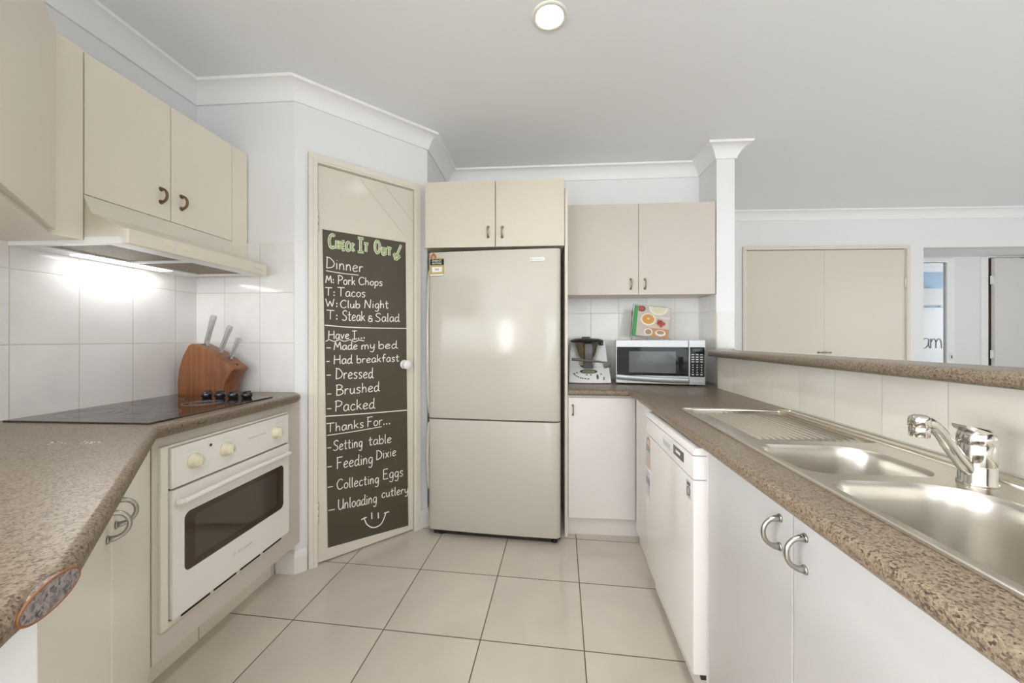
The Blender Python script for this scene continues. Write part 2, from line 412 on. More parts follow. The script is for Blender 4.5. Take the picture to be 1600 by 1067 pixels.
# far wall with the double cupboard and the hallway recess
b = B()
b.box(-0.72, 0.093, 0, 0.1, 0, CZ).box(0.093, 1.628, 0, 0.1, 2.052, CZ).box(1.628, 1.795, 0, 0.1, 0, CZ).box(1.795, 3.7, 0, 0.1, 2.062, CZ).box(3.7, 7.2, 0, 0.1, 0, CZ)
fstruct(b, 'wall_far', WALL)
fstruct(B().box(1.695, 1.795, 0.1, 0.55, 0, CZ), 'wall_hall_left', WALL)
b = B(); b.box(1.795, 2.20, 0.45, 0.475, 0, CZ).box(2.481, 2.915, 0.45, 0.475, 0, CZ).box(2.20, 2.481, 0.45, 0.475, 2.0, CZ).box(2.915, 3.7, 0.45, 0.475, 2.045, CZ)
fstruct(b, 'wall_hall_back', WALL)
fstruct(B().box(3.7, 3.8, 0.1, 0.55, 0, CZ), 'wall_hall_right', WALL)
fstruct(B().box(1.795, 3.7, 0.1, 0.45, 2.062, 2.12), 'ceiling_hall', CEIL)
fstruct(B().box(2.0, 6.4, 2.4, 2.5, 1.66, CZ), 'wall_bedroom_upper', BLUE)
fstruct(B().box(2.0, 6.4, 2.4, 2.5, 0, 1.66), 'wall_bedroom', WALL)
fstruct(B().box(6.4, 6.5, 0.1, 2.5, 0, CZ), 'wall_bedroom_side', WALL)
fstruct(B().box(2.0, 2.1, 0.55, 2.4, 0, CZ), 'wall_bedroom_left', WALL)
fstruct(B().box(2.1, 6.4, 2.325, 2.4, 2.225, 2.335).box(2.1, 6.4, 2.30, 2.4, 2.30, 2.43), 'trim_9', TRIM)

# cornices
cove = [(0.0, CZ-0.088), (0.010, CZ-0.088), (0.016, CZ-0.070), (0.028, CZ-0.046), (0.046, CZ-0.026), (0.068, CZ-0.014), (0.078, CZ-0.012), (0.082, CZ-0.0), (0.0, CZ)]
b = B().sweep([(-1.7315, 0.3), (-1.7315, 1.781), (-1.21, 1.781), (-0.695, 2.296), (-0.695, 2.82), (1.164, 2.82), (1.164, 2.55), (1.278, 2.55), (1.278, 3.886)], cove)
struct(b, 'trim_1', TRIM, smooth=20)
fstruct(B().sweep([(-0.72, 0), (3.85, 0)], cove), 'trim_2', TRIM, 20)
# skirting boards at the pantry corner and by the refrigerator
def skirt(path):
    return B().sweep(path, [(0.0, 0.0), (0.014, 0.0), (0.014, 0.080), (0.010, 0.098), (0.005, 0.110), (0.0, 0.112)])
ax = math.cos(DG)
a0 = (-1.21+0.052*ax, 1.781+0.052*ax); a1 = (-1.21+0.676*ax, 1.781+0.676*ax)
struct(skirt([(-1.30, 1.781), (-1.21, 1.781), a0]), 'baseboard_left', SKIRT)
struct(skirt([a1, (-0.695, 2.296), (-0.695, 2.82)]), 'baseboard_alcove', SKIRT)

# splashback tiling
struct(B().box(-1.7315, -1.7255, 0.2, 1.781, 0.9, 1.642), 'splashback_left', tile_mat('splash_tiles_left', 1, 2, 1.1035, 0.893, 0.1872, 0.25, 0.003, TA, TB, TG))
struct(B().box(-1.7255, -1.213, 1.775, 1.781, 0.9, 1.642), 'splashback_pantry_side', tile_mat('splash_tiles_pantry', 0, 2, -1.388, 0.893, 0.1872, 0.25, 0.003, TA, TB, TG))
struct(B().box(0.171, 1.158, 2.814, 2.82, 0.87, 1.47), 'splashback_back', tile_mat('splash_tiles_back', 0, 2, 0.386, 0.853, 0.2017, 0.25, 0.003, TA, TB, TG))
b = B().box(1.158, 1.164, 2.55, 2.814, 0.87, 1.458)
struct(b, 'splashback_nib', tile_mat('splash_tiles_nib', 1, 2, 2.55, 0.853, 0.2017, 0.25, 0.003, TA, TB, TG))
struct(B().box(1.164, 1.272, 2.544, 2.55, 1.0, 1.338), 'splashback_nib_end', tile_mat('splash_tiles_nib_end', 0, 2, 1.0, 0.853, 0.5, 0.25, 0.003, TA, TB, TG))
struct(B().box(0.9677, 0.9737, -0.6, 2.362, 0.86, 1.063), 'splashback_bar', tile_mat('splash_tiles_bar', 1, 2, 2.367, 0.62, 0.189, 0.6, 0.003, (0.735, 0.675, 0.575), (0.79, 0.73, 0.63), TG), RT)

# ------------------------------------------------------------------ pantry door with chalkboard
FY = DY                    # face of the pantry wall in its frame
def arch(u0, u1, zt, w, y, sgn, name, frame):
    """architrave round an opening u0..u1, top zt, board width w; face at y, proud by 16 mm towards sgn"""
    b = B()
    for k, (g, t) in enumerate(((0.0, 0.016), (0.010, 0.019), (w*0.55, 0.012))):
        gi = g; wo_ = w if k != 2 else w
        ya, yb = sorted((y, y + sgn*t))
        o_ = w if k == 0 else (w*0.5 if k == 1 else w)
        i_ = 0.0 if k == 0 else g
        b.box(u0-o_, u0-i_, ya, yb, 0, zt+o_).box(u1+i_, u1+o_, ya, yb, 0, zt+o_).box(u0-i_, u1+i_, ya, yb, zt+i_, zt+o_)
    return b
struct(arch(DX+0.100, DX+0.634, 2.066, 0.042, FY, -1, 'trim_3', DG), 'trim_3', GLOSSTRIM, DG)
b = B()   # jamb lining
b.box(DX+0.093, DX+0.100, FY-0.002, FY+0.09, 0, 2.07).box(DX+0.634, DX+0.642, FY-0.002, FY+0.09, 0, 2.07).box(DX+0.1, DX+0.634, FY-0.002, FY+0.09, 2.064, 2.07)
struct(b, 'trim_4', GLOSSTRIM, DG)
door = struct(B().box(DX+0.1035, DX+0.6315, FY-0.004, FY+0.032, 0.010, 2.060, 0.0015), 'door_1', DOORP, DG)
def groove(p, q, nm):
    b = B(); (s0, z0), (s1, z1) = p, q
    L_ = math.hypot(s1-s0, z1-z0); nx, nz = -(z1-z0)/L_*0.0012, (s1-s0)/L_*0.0012
    b.prism([(DX+s0+nx, z0+nz), (DX+s1+nx, z1+nz), (DX+s1-nx, z1-nz), (DX+s0-nx, z0-nz)], FY-0.0048, FY-0.003, 'y')
    o = b.build(nm, mat('groove_shade', (0.50, 0.45, 0.38), 0.6), door, off=(0, 0, 0)); return o
groove((0.318, 2.046), (0.580, 1.775), 'groove'); groove((0.448, 2.051), (0.629, 1.873), 'groove')
b = B(); b.lathe([(0.0, 0.0), (0.027, 0.0), (0.027, 0.004), (0.012, 0.006), (0.011, 0.022), (0.020, 0.028), (0.0265, 0.036), (0.027, 0.046), (0.022, 0.053), (0.0, 0.055)], (DX+0.574, FY-0.004, 1.012), 28, (0, -1, 0))
b.build('door_knob', PLASTW, door, off=(0, 0, 0))
for z in (1.77, 0.27):
    b = B()
    for k in range(3):
        b.tube([(DX+0.101, FY-0.010, z-0.05+k*0.034), (DX+0.101, FY-0.010, z-0.018+k*0.034)], 0.006, 10)
    b.box(DX+0.101, DX+0.112, FY-0.0062, FY-0.003, z-0.05, z+0.05)
    b.build('hinge', mat('painted_hinge', (0.66, 0.60, 0.50), 0.3, metal=0.3), door, off=(0, 0, 0))

board = thing('chalkboard', 'dark chalkboard sheet with handwritten chore and dinner lists on the pantry door', 'chalkboard', (DX+0.36, FY-0.0045, 0.05), DG)
b = B().prism([(DX+0.123, 1.733), (DX+0.583, 1.740), (DX+0.600, 0.042), (DX+0.150, 0.071)], FY-0.0065, FY-0.0042, 'y')
b.build('board_sheet', CHALKB, board)
b = B()
for p, q in (((DX+0.123, 1.733), (DX+0.150, 0.071)), ((DX+0.150, 0.071), (DX+0.600, 0.042)), ((DX+0.583, 1.740), (DX+0.600, 0.042)), ((DX+0.123, 1.733), (DX+0.583, 1.740))):
    b.tube([(p[0], FY-0.006, p[1]), (q[0], FY-0.006, q[1])], 0.0016, 6)
b.build('edge_line', mat('pale_edge', (0.78, 0.74, 0.62), 0.6), board)

# single-stroke handwriting: glyph -> (width, strokes), cap height 1, x height about 0.58
GL = {
 'C': (.62, [[(.60, .86), (.42, 1.0), (.18, .88), (.04, .5), (.16, .08), (.40, 0), (.60, .16)]]),
 'H': (.66, [[(.06, 1), (.03, 0)], [(.58, 1), (.60, 0)], [(.04, .5), (.6, .54)]]),
 'E': (.54, [[(.5, 1), (.06, .98)], [(.06, 1), (.04, 0)], [(.04, .52), (.42, .54)], [(.04, 0), (.52, .02)]]),
 'K': (.6, [[(.06, 1), (.05, 0)], [(.55, .98), (.07, .48)], [(.14, .52), (.58, 0)]]),
 'I': (.5, [[(.25, 1), (.25, 0)], [(.02, 1), (.5, 1)], [(.02, 0), (.5, .02)]]),
 'T': (.66, [[(0, 1), (.66, .98)], [(.33, 1), (.31, 0)]]),
 'O': (.66, [[(.34, 1), (.08, .76), (.04, .3), (.3, 0), (.58, .22), (.62, .7), (.34, 1)]]),
 'U': (.6, [[(.05, 1), (.04, .35), (.14, .04), (.34, .03), (.52, .3), (.55, 1)], [(.55, 1), (.56, 0)]]),
 'D': (.64, [[(.10, .96), (.06, 0)], [(.02, 1), (.34, .92), (.62, .55), (.5, .16), (.06, 0)]]),
 'M': (.74, [[(.0, 0), (.14, 1)], [(.14, 1), (.36, .32)], [(.36, .32), (.6, 1)], [(.6, 1), (.72, 0)]]),
 'P': (.56, [[(.10, 1), (.07, 0)], [(.0, .92), (.25, 1), (.54, .82), (.42, .52), (.10, .44)]]),
 'W': (.84, [[(0, 1), (.2, 0)], [(.2, 0), (.4, .72)], [(.4, .72), (.6, 0)], [(.6, 0), (.78, 1.02)]]),
 'S': (.56, [[(.54, .88), (.34, 1), (.10, .84), (.16, .6), (.42, .42), (.48, .16), (.26, 0), (.0, .1)]]),
 'N': (.68, [[(.02, 0), (.10, 1)], [(.10, 1), (.54, 0)], [(.54, 0), (.64, 1.06)]]),
 'F': (.54, [[(.08, 1), (.06, -.02)], [(.0, 1), (.54, 1.02)], [(.06, .52), (.42, .55)]]),
 'B': (.58, [[(.08, 1), (.06, 0)], [(.0, .98), (.3, 1), (.5, .8), (.36, .58), (.1, .53)], [(.1, .53), (.44, .5), (.58, .24), (.38, .02), (.04, 0)]]),
 'a': (.46, [[(.40, .52), (.22, .58), (.05, .38), (.06, .08), (.2, 0), (.36, .18), (.41, .5)], [(.41, .54), (.40, .16), (.48, .0)]]),
 'b': (.44, [[(.05, 1), (.05, 0)], [(.05, .34), (.22, .56), (.41, .42), (.38, .1), (.2, 0), (.05, .08)]]),
 'c': (.40, [[(.38, .48), (.22, .57), (.06, .38), (.06, .12), (.2, 0), (.40, .1)]]),
 'd': (.48, [[(.38, .5), (.2, .56), (.04, .34), (.06, .06), (.2, 0), (.38, .2)], [(.42, 1.02), (.39, .2), (.44, .02), (.54, .02)]]),
 'e': (.44, [[(.06, .26), (.26, .32), (.40, .44), (.24, .58), (.07, .4), (.05, .14), (.18, 0), (.42, .1)]]),
 'f': (.38, [[(.40, .94), (.26, 1.02), (.17, .8), (.15, .0)], [(.0, .52), (.36, .56)]]),
 'g': (.46, [[(.40, .5), (.22, .57), (.05, .36), (.12, .06), (.28, .06), (.39, .3)], [(.41, .55), (.40, .0), (.32, -.34), (.14, -.36), (.05, -.28)]]),
 'h': (.44, [[(.06, 1), (.05, 0)], [(.05, .3), (.2, .55), (.34, .46), (.37, 0)]]),
 'i': (.18, [[(.09, .56), (.09, 0)], [(.09, .77), (.11, .82)]]),
 'k': (.44, [[(.06, 1), (.05, 0)], [(.38, .56), (.07, .24)], [(.16, .32), (.42, 0)]]),
 'l': (.17, [[(.08, 1.02), (.07, .12), (.16, 0)]]),
 'm': (.66, [[(.05, .56), (.04, 0)], [(.05, .34), (.18, .56), (.3, .42), (.31, 0)], [(.31, .34), (.44, .56), (.57, .42), (.6, 0)]]),
 'n': (.44, [[(.05, .56), (.04, 0)], [(.05, .32), (.2, .56), (.34, .44), (.37, 0)]]),
 'o': (.44, [[(.24, .57), (.06, .4), (.06, .12), (.22, 0), (.38, .14), (.40, .42), (.24, .57)]]),
 'p': (.44, [[(.06, .56), (.04, -.38)], [(.05, .38), (.22, .57), (.40, .42), (.36, .1), (.18, .02), (.06, .1)]]),
 'r': (.34, [[(.06, .56), (.05, 0)], [(.06, .32), (.18, .54), (.34, .5)]]),
 's': (.38, [[(.36, .5), (.2, .58), (.06, .46), (.18, .3), (.33, .18), (.22, .0), (.02, .04)]]),
 't': (.34, [[(.16, .9), (.15, .12), (.22, 0), (.34, .06)], [(.0, .58), (.34, .61)]]),
 'u': (.44, [[(.05, .56), (.05, .16), (.18, .0), (.34, .2), (.37, .56)], [(.37, .56), (.38, .1), (.46, 0)]]),
 'v': (.40, [[(.02, .56), (.18, 0)], [(.18, 0), (.38, .58)]]),
 'x': (.42, [[(.04, .56), (.38, 0)], [(.38, .58), (.02, .0)]]),
 'y': (.44, [[(.05, .56), (.06, .2), (.2, .08), (.36, .28)], [(.39, .56), (.37, .0), (.26, -.36), (.02, -.30)]]),
 '-': (.4, [[(0, .28), (.4, .30)]]), '.': (.20, [[(.02, .02), (.10, .01), (.08, .09), (.03, .06)]]), ':': (.24, [[(.06, .42), (.13, .42), (.11, .50), (.06, .47)], [(.06, .04), (.13, .04), (.11, .12), (.06, .09)]]),
 '&': (.6, [[(.5, .86), (.24, .98), (.1, .74), (.4, .5)], [(.4, .5), (.06, .4), (.1, .04), (.44, .1), (.5, .6)], [(.05, .5), (.56, .52)], [(.5, .6), (.52, 0)]]),
}
def strokes(text, s0, z0, s1, z1, h, gap=0.09):
    """polylines (s, z) of a word from (s0,z0) to (s1,z1) along its baseline"""
    W = sum(GL[c][0] for c in text) + gap*(len(text)-1)
    ux, uz = (s1-s0)/W, (z1-z0)/W
    x = 0.0; out = []
    for c in text:
        w, st = GL[c]
        for s in st:
            P = [(s0 + (x+px)*ux, z0 + (x+px)*uz + pz*h) for px, pz in s]
            out.append([tuple(v) for v in crm(P, 5)] if len(P) > 2 else P)
        x += w + gap
    return out
def chalk(lines, name, r=0.0026, m=CHALK, y=FY-0.0065, parent=board):
    b = B()
    for P in lines:
        b.tube([(DX+s, y, z) for s, z in P], r, 6, flat=(Vector((0, 1, 0)), 0.45))
    return b.build(name, m, parent, smooth=60)
CHALK_ROWS = [   # (word, s0, z0, s1, z1, cap height) along the board
    [('Dinner',0.141,1.533,0.331,1.531,0.058)],
    [('M:',0.14,1.455,0.182,1.458,0.038), ('Pork',0.199,1.454,0.29,1.457,0.047), ('Chops',0.307,1.462,0.441,1.467,0.042)],
    [('T:',0.137,1.389,0.188,1.391,0.042), ('Tacos',0.198,1.39,0.344,1.396,0.047)],
    [('W:',0.14,1.333,0.201,1.333,0.04), ('Club',0.211,1.329,0.314,1.333,0.041), ('Night',0.339,1.334,0.475,1.341,0.046)],
    [('T:',0.144,1.266,0.202,1.266,0.048), ('Steak',0.221,1.262,0.342,1.263,0.054), ('&',0.359,1.261,0.385,1.259,0.034), ('Salad',0.399,1.262,0.542,1.266,0.047)],
    [('Have',0.153,1.163,0.257,1.165,0.043), ('I...',0.272,1.161,0.344,1.168,0.045)],
    [('-',0.143,1.108,0.165,1.107,0.032), ('Made',0.18,1.105,0.301,1.107,0.042), ('my',0.322,1.104,0.397,1.109,0.045), ('bed',0.417,1.107,0.529,1.109,0.045)],
    [('-',0.143,1.037,0.16,1.036,0.032), ('Had',0.18,1.03,0.273,1.031,0.047), ('breakfast',0.296,1.031,0.539,1.032,0.043)],
    [('-',0.144,0.965,0.165,0.964,0.032), ('Dressed',0.188,0.951,0.387,0.944,0.057)],
    [('-',0.147,0.867,0.167,0.865,0.032), ('Brushed',0.19,0.865,0.423,0.867,0.054)],
    [('-',0.147,0.79,0.167,0.788,0.032), ('Packed',0.185,0.779,0.396,0.772,0.057)],
    [('Thanks',0.144,0.675,0.335,0.674,0.047), ('For...',0.354,0.674,0.489,0.67,0.052)],
    [('-',0.147,0.584,0.167,0.582,0.037), ('Setting',0.177,0.574,0.328,0.568,0.053), ('table',0.362,0.568,0.494,0.561,0.051)],
    [('-',0.148,0.485,0.17,0.483,0.036), ('Feeding',0.194,0.475,0.385,0.465,0.059), ('Dixie',0.404,0.477,0.522,0.48,0.053)],
    [('-',0.15,0.378,0.175,0.377,0.036), ('Collecting',0.194,0.365,0.42,0.345,0.053), ('Eggs',0.444,0.358,0.566,0.349,0.057)],
    [('-',0.153,0.257,0.184,0.253,0.036), ('Unloading',0.201,0.256,0.408,0.237,0.055), ('cutlery',0.436,0.254,0.598,0.24,0.048)],
]
for row in CHALK_ROWS:
    for w in row: chalk(strokes(*w), 'chalk_writing')
RULES = [
     [(0.141,1.519),(0.215,1.514),(0.307,1.514)],
     [(0.136,1.235),(0.233,1.228),(0.371,1.225),(0.59,1.226)],
     [(0.14,1.15),(0.157,1.159),(0.182,1.15),(0.208,1.159),(0.233,1.15),(0.26,1.159),(0.287,1.148),(0.308,1.157),(0.337,1.152)],
     [(0.137,0.761),(0.342,0.749),(0.59,0.737)],
     [(0.147,0.66),(0.29,0.659),(0.436,0.662)],
]
for P in RULES: chalk([[tuple(v) for v in crm(P, 5)]], 'chalk_rule', 0.0030 if len(P) == 4 or P[0][1] == 0.761 else 0.0024)
SM = [[(0.379, 0.188), (0.38, 0.151)], [(0.416, 0.177), (0.417, 0.143)], [(0.337, 0.168), (0.354, 0.128), (0.389, 0.1), (0.429, 0.104), (0.448, 0.13), (0.462, 0.164)], [(0.322, 0.165), (0.338, 0.17), (0.351, 0.169)], [(0.45, 0.162), (0.464, 0.163), (0.479, 0.162)]]
chalk([P if len(P) == 2 else [tuple(v) for v in crm(P, 6)] for P in SM], 'chalk_smile', 0.0034)
# the green block heading, outlined in white
HEAD = [('C', .155, 1.642, .184, 1.642, .070), ('HECK', .192, 1.640, .284, 1.640, .045), ('I', .301, 1.642, .334, 1.642, .076), ('T', .336, 1.648, .360, 1.648, .046),
        ('O', .396, 1.651, .426, 1.651, .072), ('UT', .438, 1.647, .494, 1.647, .044)]
hl = []
for w in HEAD: hl += strokes(*w, gap=0.22)
hl.append([(0.553, 1.719), (0.526, 1.655)])
hl += [[(0.508, 1.662), (0.545, 1.650)], [(0.545, 1.650), (0.519, 1.626)], [(0.519, 1.626), (0.508, 1.662)], [(0.516, 1.652), (0.532, 1.648)]]
chalk(hl, 'heading_outline', 0.0084, CHALK, FY-0.0062)
chalk(hl, 'heading_fill', 0.0050, CHALKG, FY-0.0092)

# ------------------------------------------------------------------ left run: worktop, cabinets, oven, hob
def bow(b, p, up, out, length=0.055, drop=0.028, r=0.0042):
    """bow handle: feet at p +- up*length/2, bulging along out"""
    p, up, out = Vector(p), Vector(up), Vector(out)
    P = []; R = []
    for k in range(15):
        a = PI*k/14
        P.append(p - up*(math.cos(a)*length/2) + out*(math.sin(a)**0.8*drop)); R.append(r*(1.55 - 0.55*min(1, math.sin(a)*2.2)))
    b.tube(P, R, 10)
    for sg in (-1, 1):
        b.lathe([(0, 0), (r*1.9, 0), (r*1.7, 0.003), (0, 0.003)], p + up*(sg*length/2), 12, out)
    return b

def bevel_front(bm, pred, off, seg=4):
    es = [e for e in bm.edges if pred(e)]
    bmesh.ops.bevel(bm, geom=es, offset=off, segments=seg, affect='EDGES', profile=0.5)

LX = -1.133
outline = [(-1.7255, 1.775), (-1.7255, -0.55), (-0.505, -0.55), (-0.505, 0.318), (-0.517, 0.3375), (-0.552, 0.410), (LX, 1.040), (LX, 1.690), (-1.150, 1.735), (-1.185, 1.765), (-1.213, 1.775)]
b = B().prism(outline, 0.862, 0.9)
fr = [Vector(p) for p in outline[2:10]]
def onfront(e):
    a, c = e.verts[0].co, e.verts[1].co
    if abs(a.z-c.z) > 1e-4: return False
    return all(any((Vector((q.x, q.y))-f).length < 1e-4 for f in fr) for q in (a, c))
bevel_front(b.bm, onfront, 0.016, 5)
wt = b.build('worktop', GRAN, smooth=50, off=(-1.2, 0.9, 0.862))
tag(wt, 'brown speckled worktop carrying the hob and knife block along the left wall', 'worktop', 'speckled laminate tops')
# cut end at the corner of the top: oval face with a brown line round it
pa, pb = Vector((-0.517, 0.3375)), Vector((-0.552, 0.410)); dd = (pb-pa).normalized(); nv = Vector((dd.y, -dd.x)); mid = (pa+pb)/2
b = B(); ring = []; A_, H_ = 0.044, 0.0168
def oval(k, f, o):
    a = 2*PI*k/36
    q = mid + dd*(math.cos(a)*A_*f) + nv*o
    return (q.x, q.y, 0.881 + math.sin(a)*H_*f)
c = [b.bm.verts.new(oval(k, 0.96, 0.0016)) for k in range(36)]; b.bm.faces.new(c)
c2 = [b.bm.verts.new(oval(k, 0.96, -0.012)) for k in range(36)]
for k in range(36): b.bm.faces.new((c[k], c2[k], c2[(k+1) % 36], c[(k+1) % 36]))
bmesh.ops.recalc_face_normals(b.bm, faces=b.bm.faces[:])
cap = b.build('cut_end', GRANCUT, wt); tag(cap, 'oval cut end of the worktop with darker flecks')
b = B(); b.tube([oval(k, 1.0, 0.0008) for k in range(36)], 0.0014, 6, closed=True); b.build('edge_line', BROWNRIM, cap)

# base cabinet under the angled part of the top
c0, c1 = Vector((-1.18, 1.061)), Vector((-0.585, 0.398)); ed = (c1-c0).normalized(); en = Vector((-ed.y, ed.x))   # en points into the room?
if en.dot(Vector((1, 1))) < 0: en = -en
def dpt(u, o): q = c0 + ed*u + en*o; return (q.x, q.y)
cab = thing('base_cabinet', 'cream base cabinet with two doors at an angle under the left worktop beside the oven', 'cabinet', (-0.95, 0.55, 0))
b = B().prism([dpt(0, -0.02), dpt(0.889, -0.02), (-0.60, -0.5), (-1.70, -0.5), (-1.70, 1.055), (-1.20, 1.055)], 0.14, 0.862)
b.build('carcass', CREAM4, cab)
b = B().prism([dpt(0.0, -0.10), dpt(0.87, -0.10), (-0.68, -0.5), (-1.68, -0.5), (-1.68, 1.05), (-1.30, 1.05)], 0.0, 0.14); b.build('kickboard', KICKT, cab)
for u0, u1, hu in ((0.004, 0.508, 0.480), (0.512, 0.886, 0.553)):
    b = B().prism([dpt(u0, -0.019), dpt(u1, -0.019), dpt(u1, -0.001), dpt(u0, -0.001)], 0.155, 0.852, bevel=0.0015)
    d = b.build('door', CREAM4, cab)
    q = dpt(hu, 0.0)
    bow(B(), (q[0], q[1], 0.808), (0, 0, 1), (en.x, en.y, 0), 0.050, 0.030).build('handle', NICKEL, d)
b = B().prism([dpt(0.8895, -0.001), (-0.572, -0.55), (-0.60, -0.55), dpt(0.8895, -0.03)], 0.0, 0.862)
b.build('end_panel', PLASTW, cab)

# oven cabinet
oc = thing('oven_cabinet', 'cream built-in surround panel framing the wall oven under the hob', 'cabinet', (-1.40, 1.42, 0))
b = B()
b.box(-1.198, -1.18, 1.063, 1.082, 0.160, 0.858).box(-1.198, -1.18, 1.673, 1.772, 0.160, 0.858).box(-1.198, -1.18, 1.082, 1.673, 0.822, 0.858).box(-1.198, -1.18, 1.082, 1.673, 0.160, 0.246)
b.build('face_panel', CREAM2, oc)
b = B().box(-1.71, -1.20, 1.063, 1.08, 0.16, 0.86).box(-1.71, -1.215, 1.70, 1.715, 0.16, 0.86).box(-1.71, -1.20, 1.08, 1.70, 0.16, 0.176)
b.build('carcass', CREAM, oc)
b = B().box(-1.325, -1.310, 1.06, 1.766, 0.0, 0.160); b.build('kickboard', KICKT, oc)

ov = thing('oven', 'white built-in oven with dark glass door and three cream knobs below the hob', 'oven', (-1.40, 1.375, 0.25))
b = B()
b.box(-1.70, -1.185, 1.085, 1.670, 0.25, 0.82)
b.build('body', DARK, ov)
b = B()
b.box(-1.183, -1.170, 1.082, 1.106, 0.246, 0.824, .002).box(-1.183, -1.172, 1.106, 1.674, 0.816, 0.824).box(-1.183, -1.172, 1.667, 1.674, 0.246, 0.816).box(-1.183, -1.172, 1.106, 1.668, 0.246, 0.262)
b.build('trim_frame', mat('oven_trim', (0.76, 0.73, 0.62), 0.3), ov)
cp = B().box(-1.184, -1.162, 1.110, 1.666, 0.684, 0.814, 0.003).build('control_panel', ENAMEL, ov)
for y, z in ((1.186, 0.752), (1.316, 0.754), (1.580, 0.750)):
    b = B(); b.lathe([(0.0, 0), (0.026, 0), (0.026, 0.003), (0.021, 0.004), (0.0195, 0.020), (0.017, 0.024), (0.0, 0.0245)], (-1.162, y, z), 28, (1, 0, 0))
    b.box(-1.141, -1.1335, y-0.004, y+0.004, z-0.018, z+0.018, 0.0015)
    b.build('knob', CREAMP, cp)
b = B(); b.lathe([(0, 0), (0.0045, 0), (0.004, 0.003), (0, 0.0035)], (-1.162, 1.250, 0.787), 14, (1, 0, 0)); b.build('indicator_lamp', BLACK, cp)
PRINT = mat('panel_print', (0.60, 0.58, 0.56), 0.5)
def squiggle(b, y0, y1, z, x, h, r, n):
    P = [(x, y0 + (y1-y0)*k/n, z + h*math.sin(k*2.1)*(0.6+0.4*math.sin(k*0.9))) for k in range(n+1)]
    b.tube(P, r, 5)
for ya, yb, z, h_, r_, n_ in ((1.425, 1.520, 0.762, 0.0045, 0.0006, 40), (1.435, 1.500, 0.748, 0.0015, 0.0004, 30), (1.16, 1.195, 0.79, 0.0018, 0.0004, 22), (1.30, 1.335, 0.792, 0.0018, 0.0004, 22), (1.585, 1.62, 0.787, 0.0018, 0.0004, 22)):
    b = B(); squiggle(b, ya, yb, z, -1.1618, h_, r_, n_); b.build('printed_marking', PRINT, cp)
od = B()
# oven door: panel with a rounded window opening
def rrect(y0, y1, z0, z1, r, n=6):
    out = []
    for cy, cz, a0 in ((y1-r, z1-r, 0), (y0+r, z1-r, 90), (y0+r, z0+r, 180), (y1-r, z0+r, 270)):
        for k in range(n+1):
            a = math.radians(a0 + 90*k/n); out.append((cy + r*math.cos(a), cz + r*math.sin(a)))
    return out
def plate_hole(b, outer, inner, x0, x1):
    """plate between two loops with the same count, spanning x0 (back) .. x1 (front)"""
    n = len(outer)
    O = [[b.bm.verts.new((x, p[0], p[1])) for p in outer] for x in (x0, x1)]
    I = [[b.bm.verts.new((x, p[0], p[1])) for p in inner] for x in (x0, x1)]
    for k in range(n):
        j = (k+1) % n
        b.bm.faces.new((O[1][k], O[1][j], I[1][j], I[1][k])); b.bm.faces.new((O[0][k], I[0][k], I[0][j], O[0][j]))
        b.bm.faces.new((O[0][k], O[0][j], O[1][j], O[1][k])); b.bm.faces.new((I[0][k], I[1][k], I[1][j], I[0][j]))
    bmesh.ops.recalc_face_normals(b.bm, faces=b.bm.faces[:])
plate_hole(od, rrect(1.110, 1.666, 0.268, 0.678, 0.004), rrect(1.150, 1.632, 0.395, 0.592, 0.022), -1.184, -1.160)
odoor = od.build('door', ENAMEL, ov, smooth=40)
b = B(); plate_hole(b, rrect(1.148, 1.634, 0.393, 0.594, 0.024), rrect(1.192, 1.590, 0.418, 0.570, 0.012), -1.176, -1.1635); b.build('glass_border', OVENBAND, odoor)
B().box(-1.175, -1.165, 1.19, 1.592, 0.416, 0.572).build('window_glass', OVENGLASS, odoor)
b = B(); P = [(-1.160, 1.124, 0.636), (-1.144, 1.134, 0.638), (-1.138, 1.16, 0.640), (-1.136, 1.388, 0.645), (-1.138, 1.616, 0.640), (-1.144, 1.644, 0.638), (-1.160, 1.654, 0.636)]
b.tube(crm(P, 5), 0.0095, 12); b.build('handle', ENAMEL, odoor)
b = B()
for y0, y1 in ((1.148, 1.255), (1.272, 1.372), (1.392, 1.496), (1.514, 1.625)):
    b.tube([(-1.1695, y0, 0.256), (-1.1695, y1, 0.256)], 0.0042, 8, flat=(Vector((1, 0, 0)), 0.3))
b.build('vent_slot', DARK, ov)
def lettering(name, text, size, loc, rot, m, parent, depth=0.0004, align='CENTER'):
    """raised printed lettering as a mesh part"""
    c = bpy.data.curves.new(name, 'FONT'); c.body = text; c.size = size; c.extrude = depth; c.align_x = align; c.align_y = 'CENTER'
    t = bpy.data.objects.new(name+'_tmp', c); COL.objects.link(t)
    dg = bpy.context.evaluated_depsgraph_get(); me = bpy.data.meshes.new_from_object(t.evaluated_get(dg))
    bpy.data.objects.remove(t); bpy.data.curves.remove(c)
    mw = Matrix.LocRotScale(Vector(loc), rot.to_quaternion() if hasattr(rot, 'to_quaternion') else rot, None)
    me.transform(mw)
    me.transform(Matrix.Translation(-Vector(OFF[parent.name])))
    me.materials.clear(); me.materials.append(m); me.name = name
    o = bpy.data.objects.new(name, me); COL.objects.link(o); o.parent = parent; OFF[o.name] = OFF[parent.name]
    return o
from mathutils import Euler
FACE_X = Euler((PI/2, 0, PI/2))       # lettering facing +x, reading along +y
FACE_Y = Euler((PI/2, 0, 0))          # lettering facing -y, reading along +x
FACE_NX = Euler((PI/2, 0, -PI/2))     # lettering facing -x, reading along -y
lettering('logo', 'Westinghouse', 0.0125, (-1.1596, 1.405, 0.340), FACE_X, PRINT, odoor)
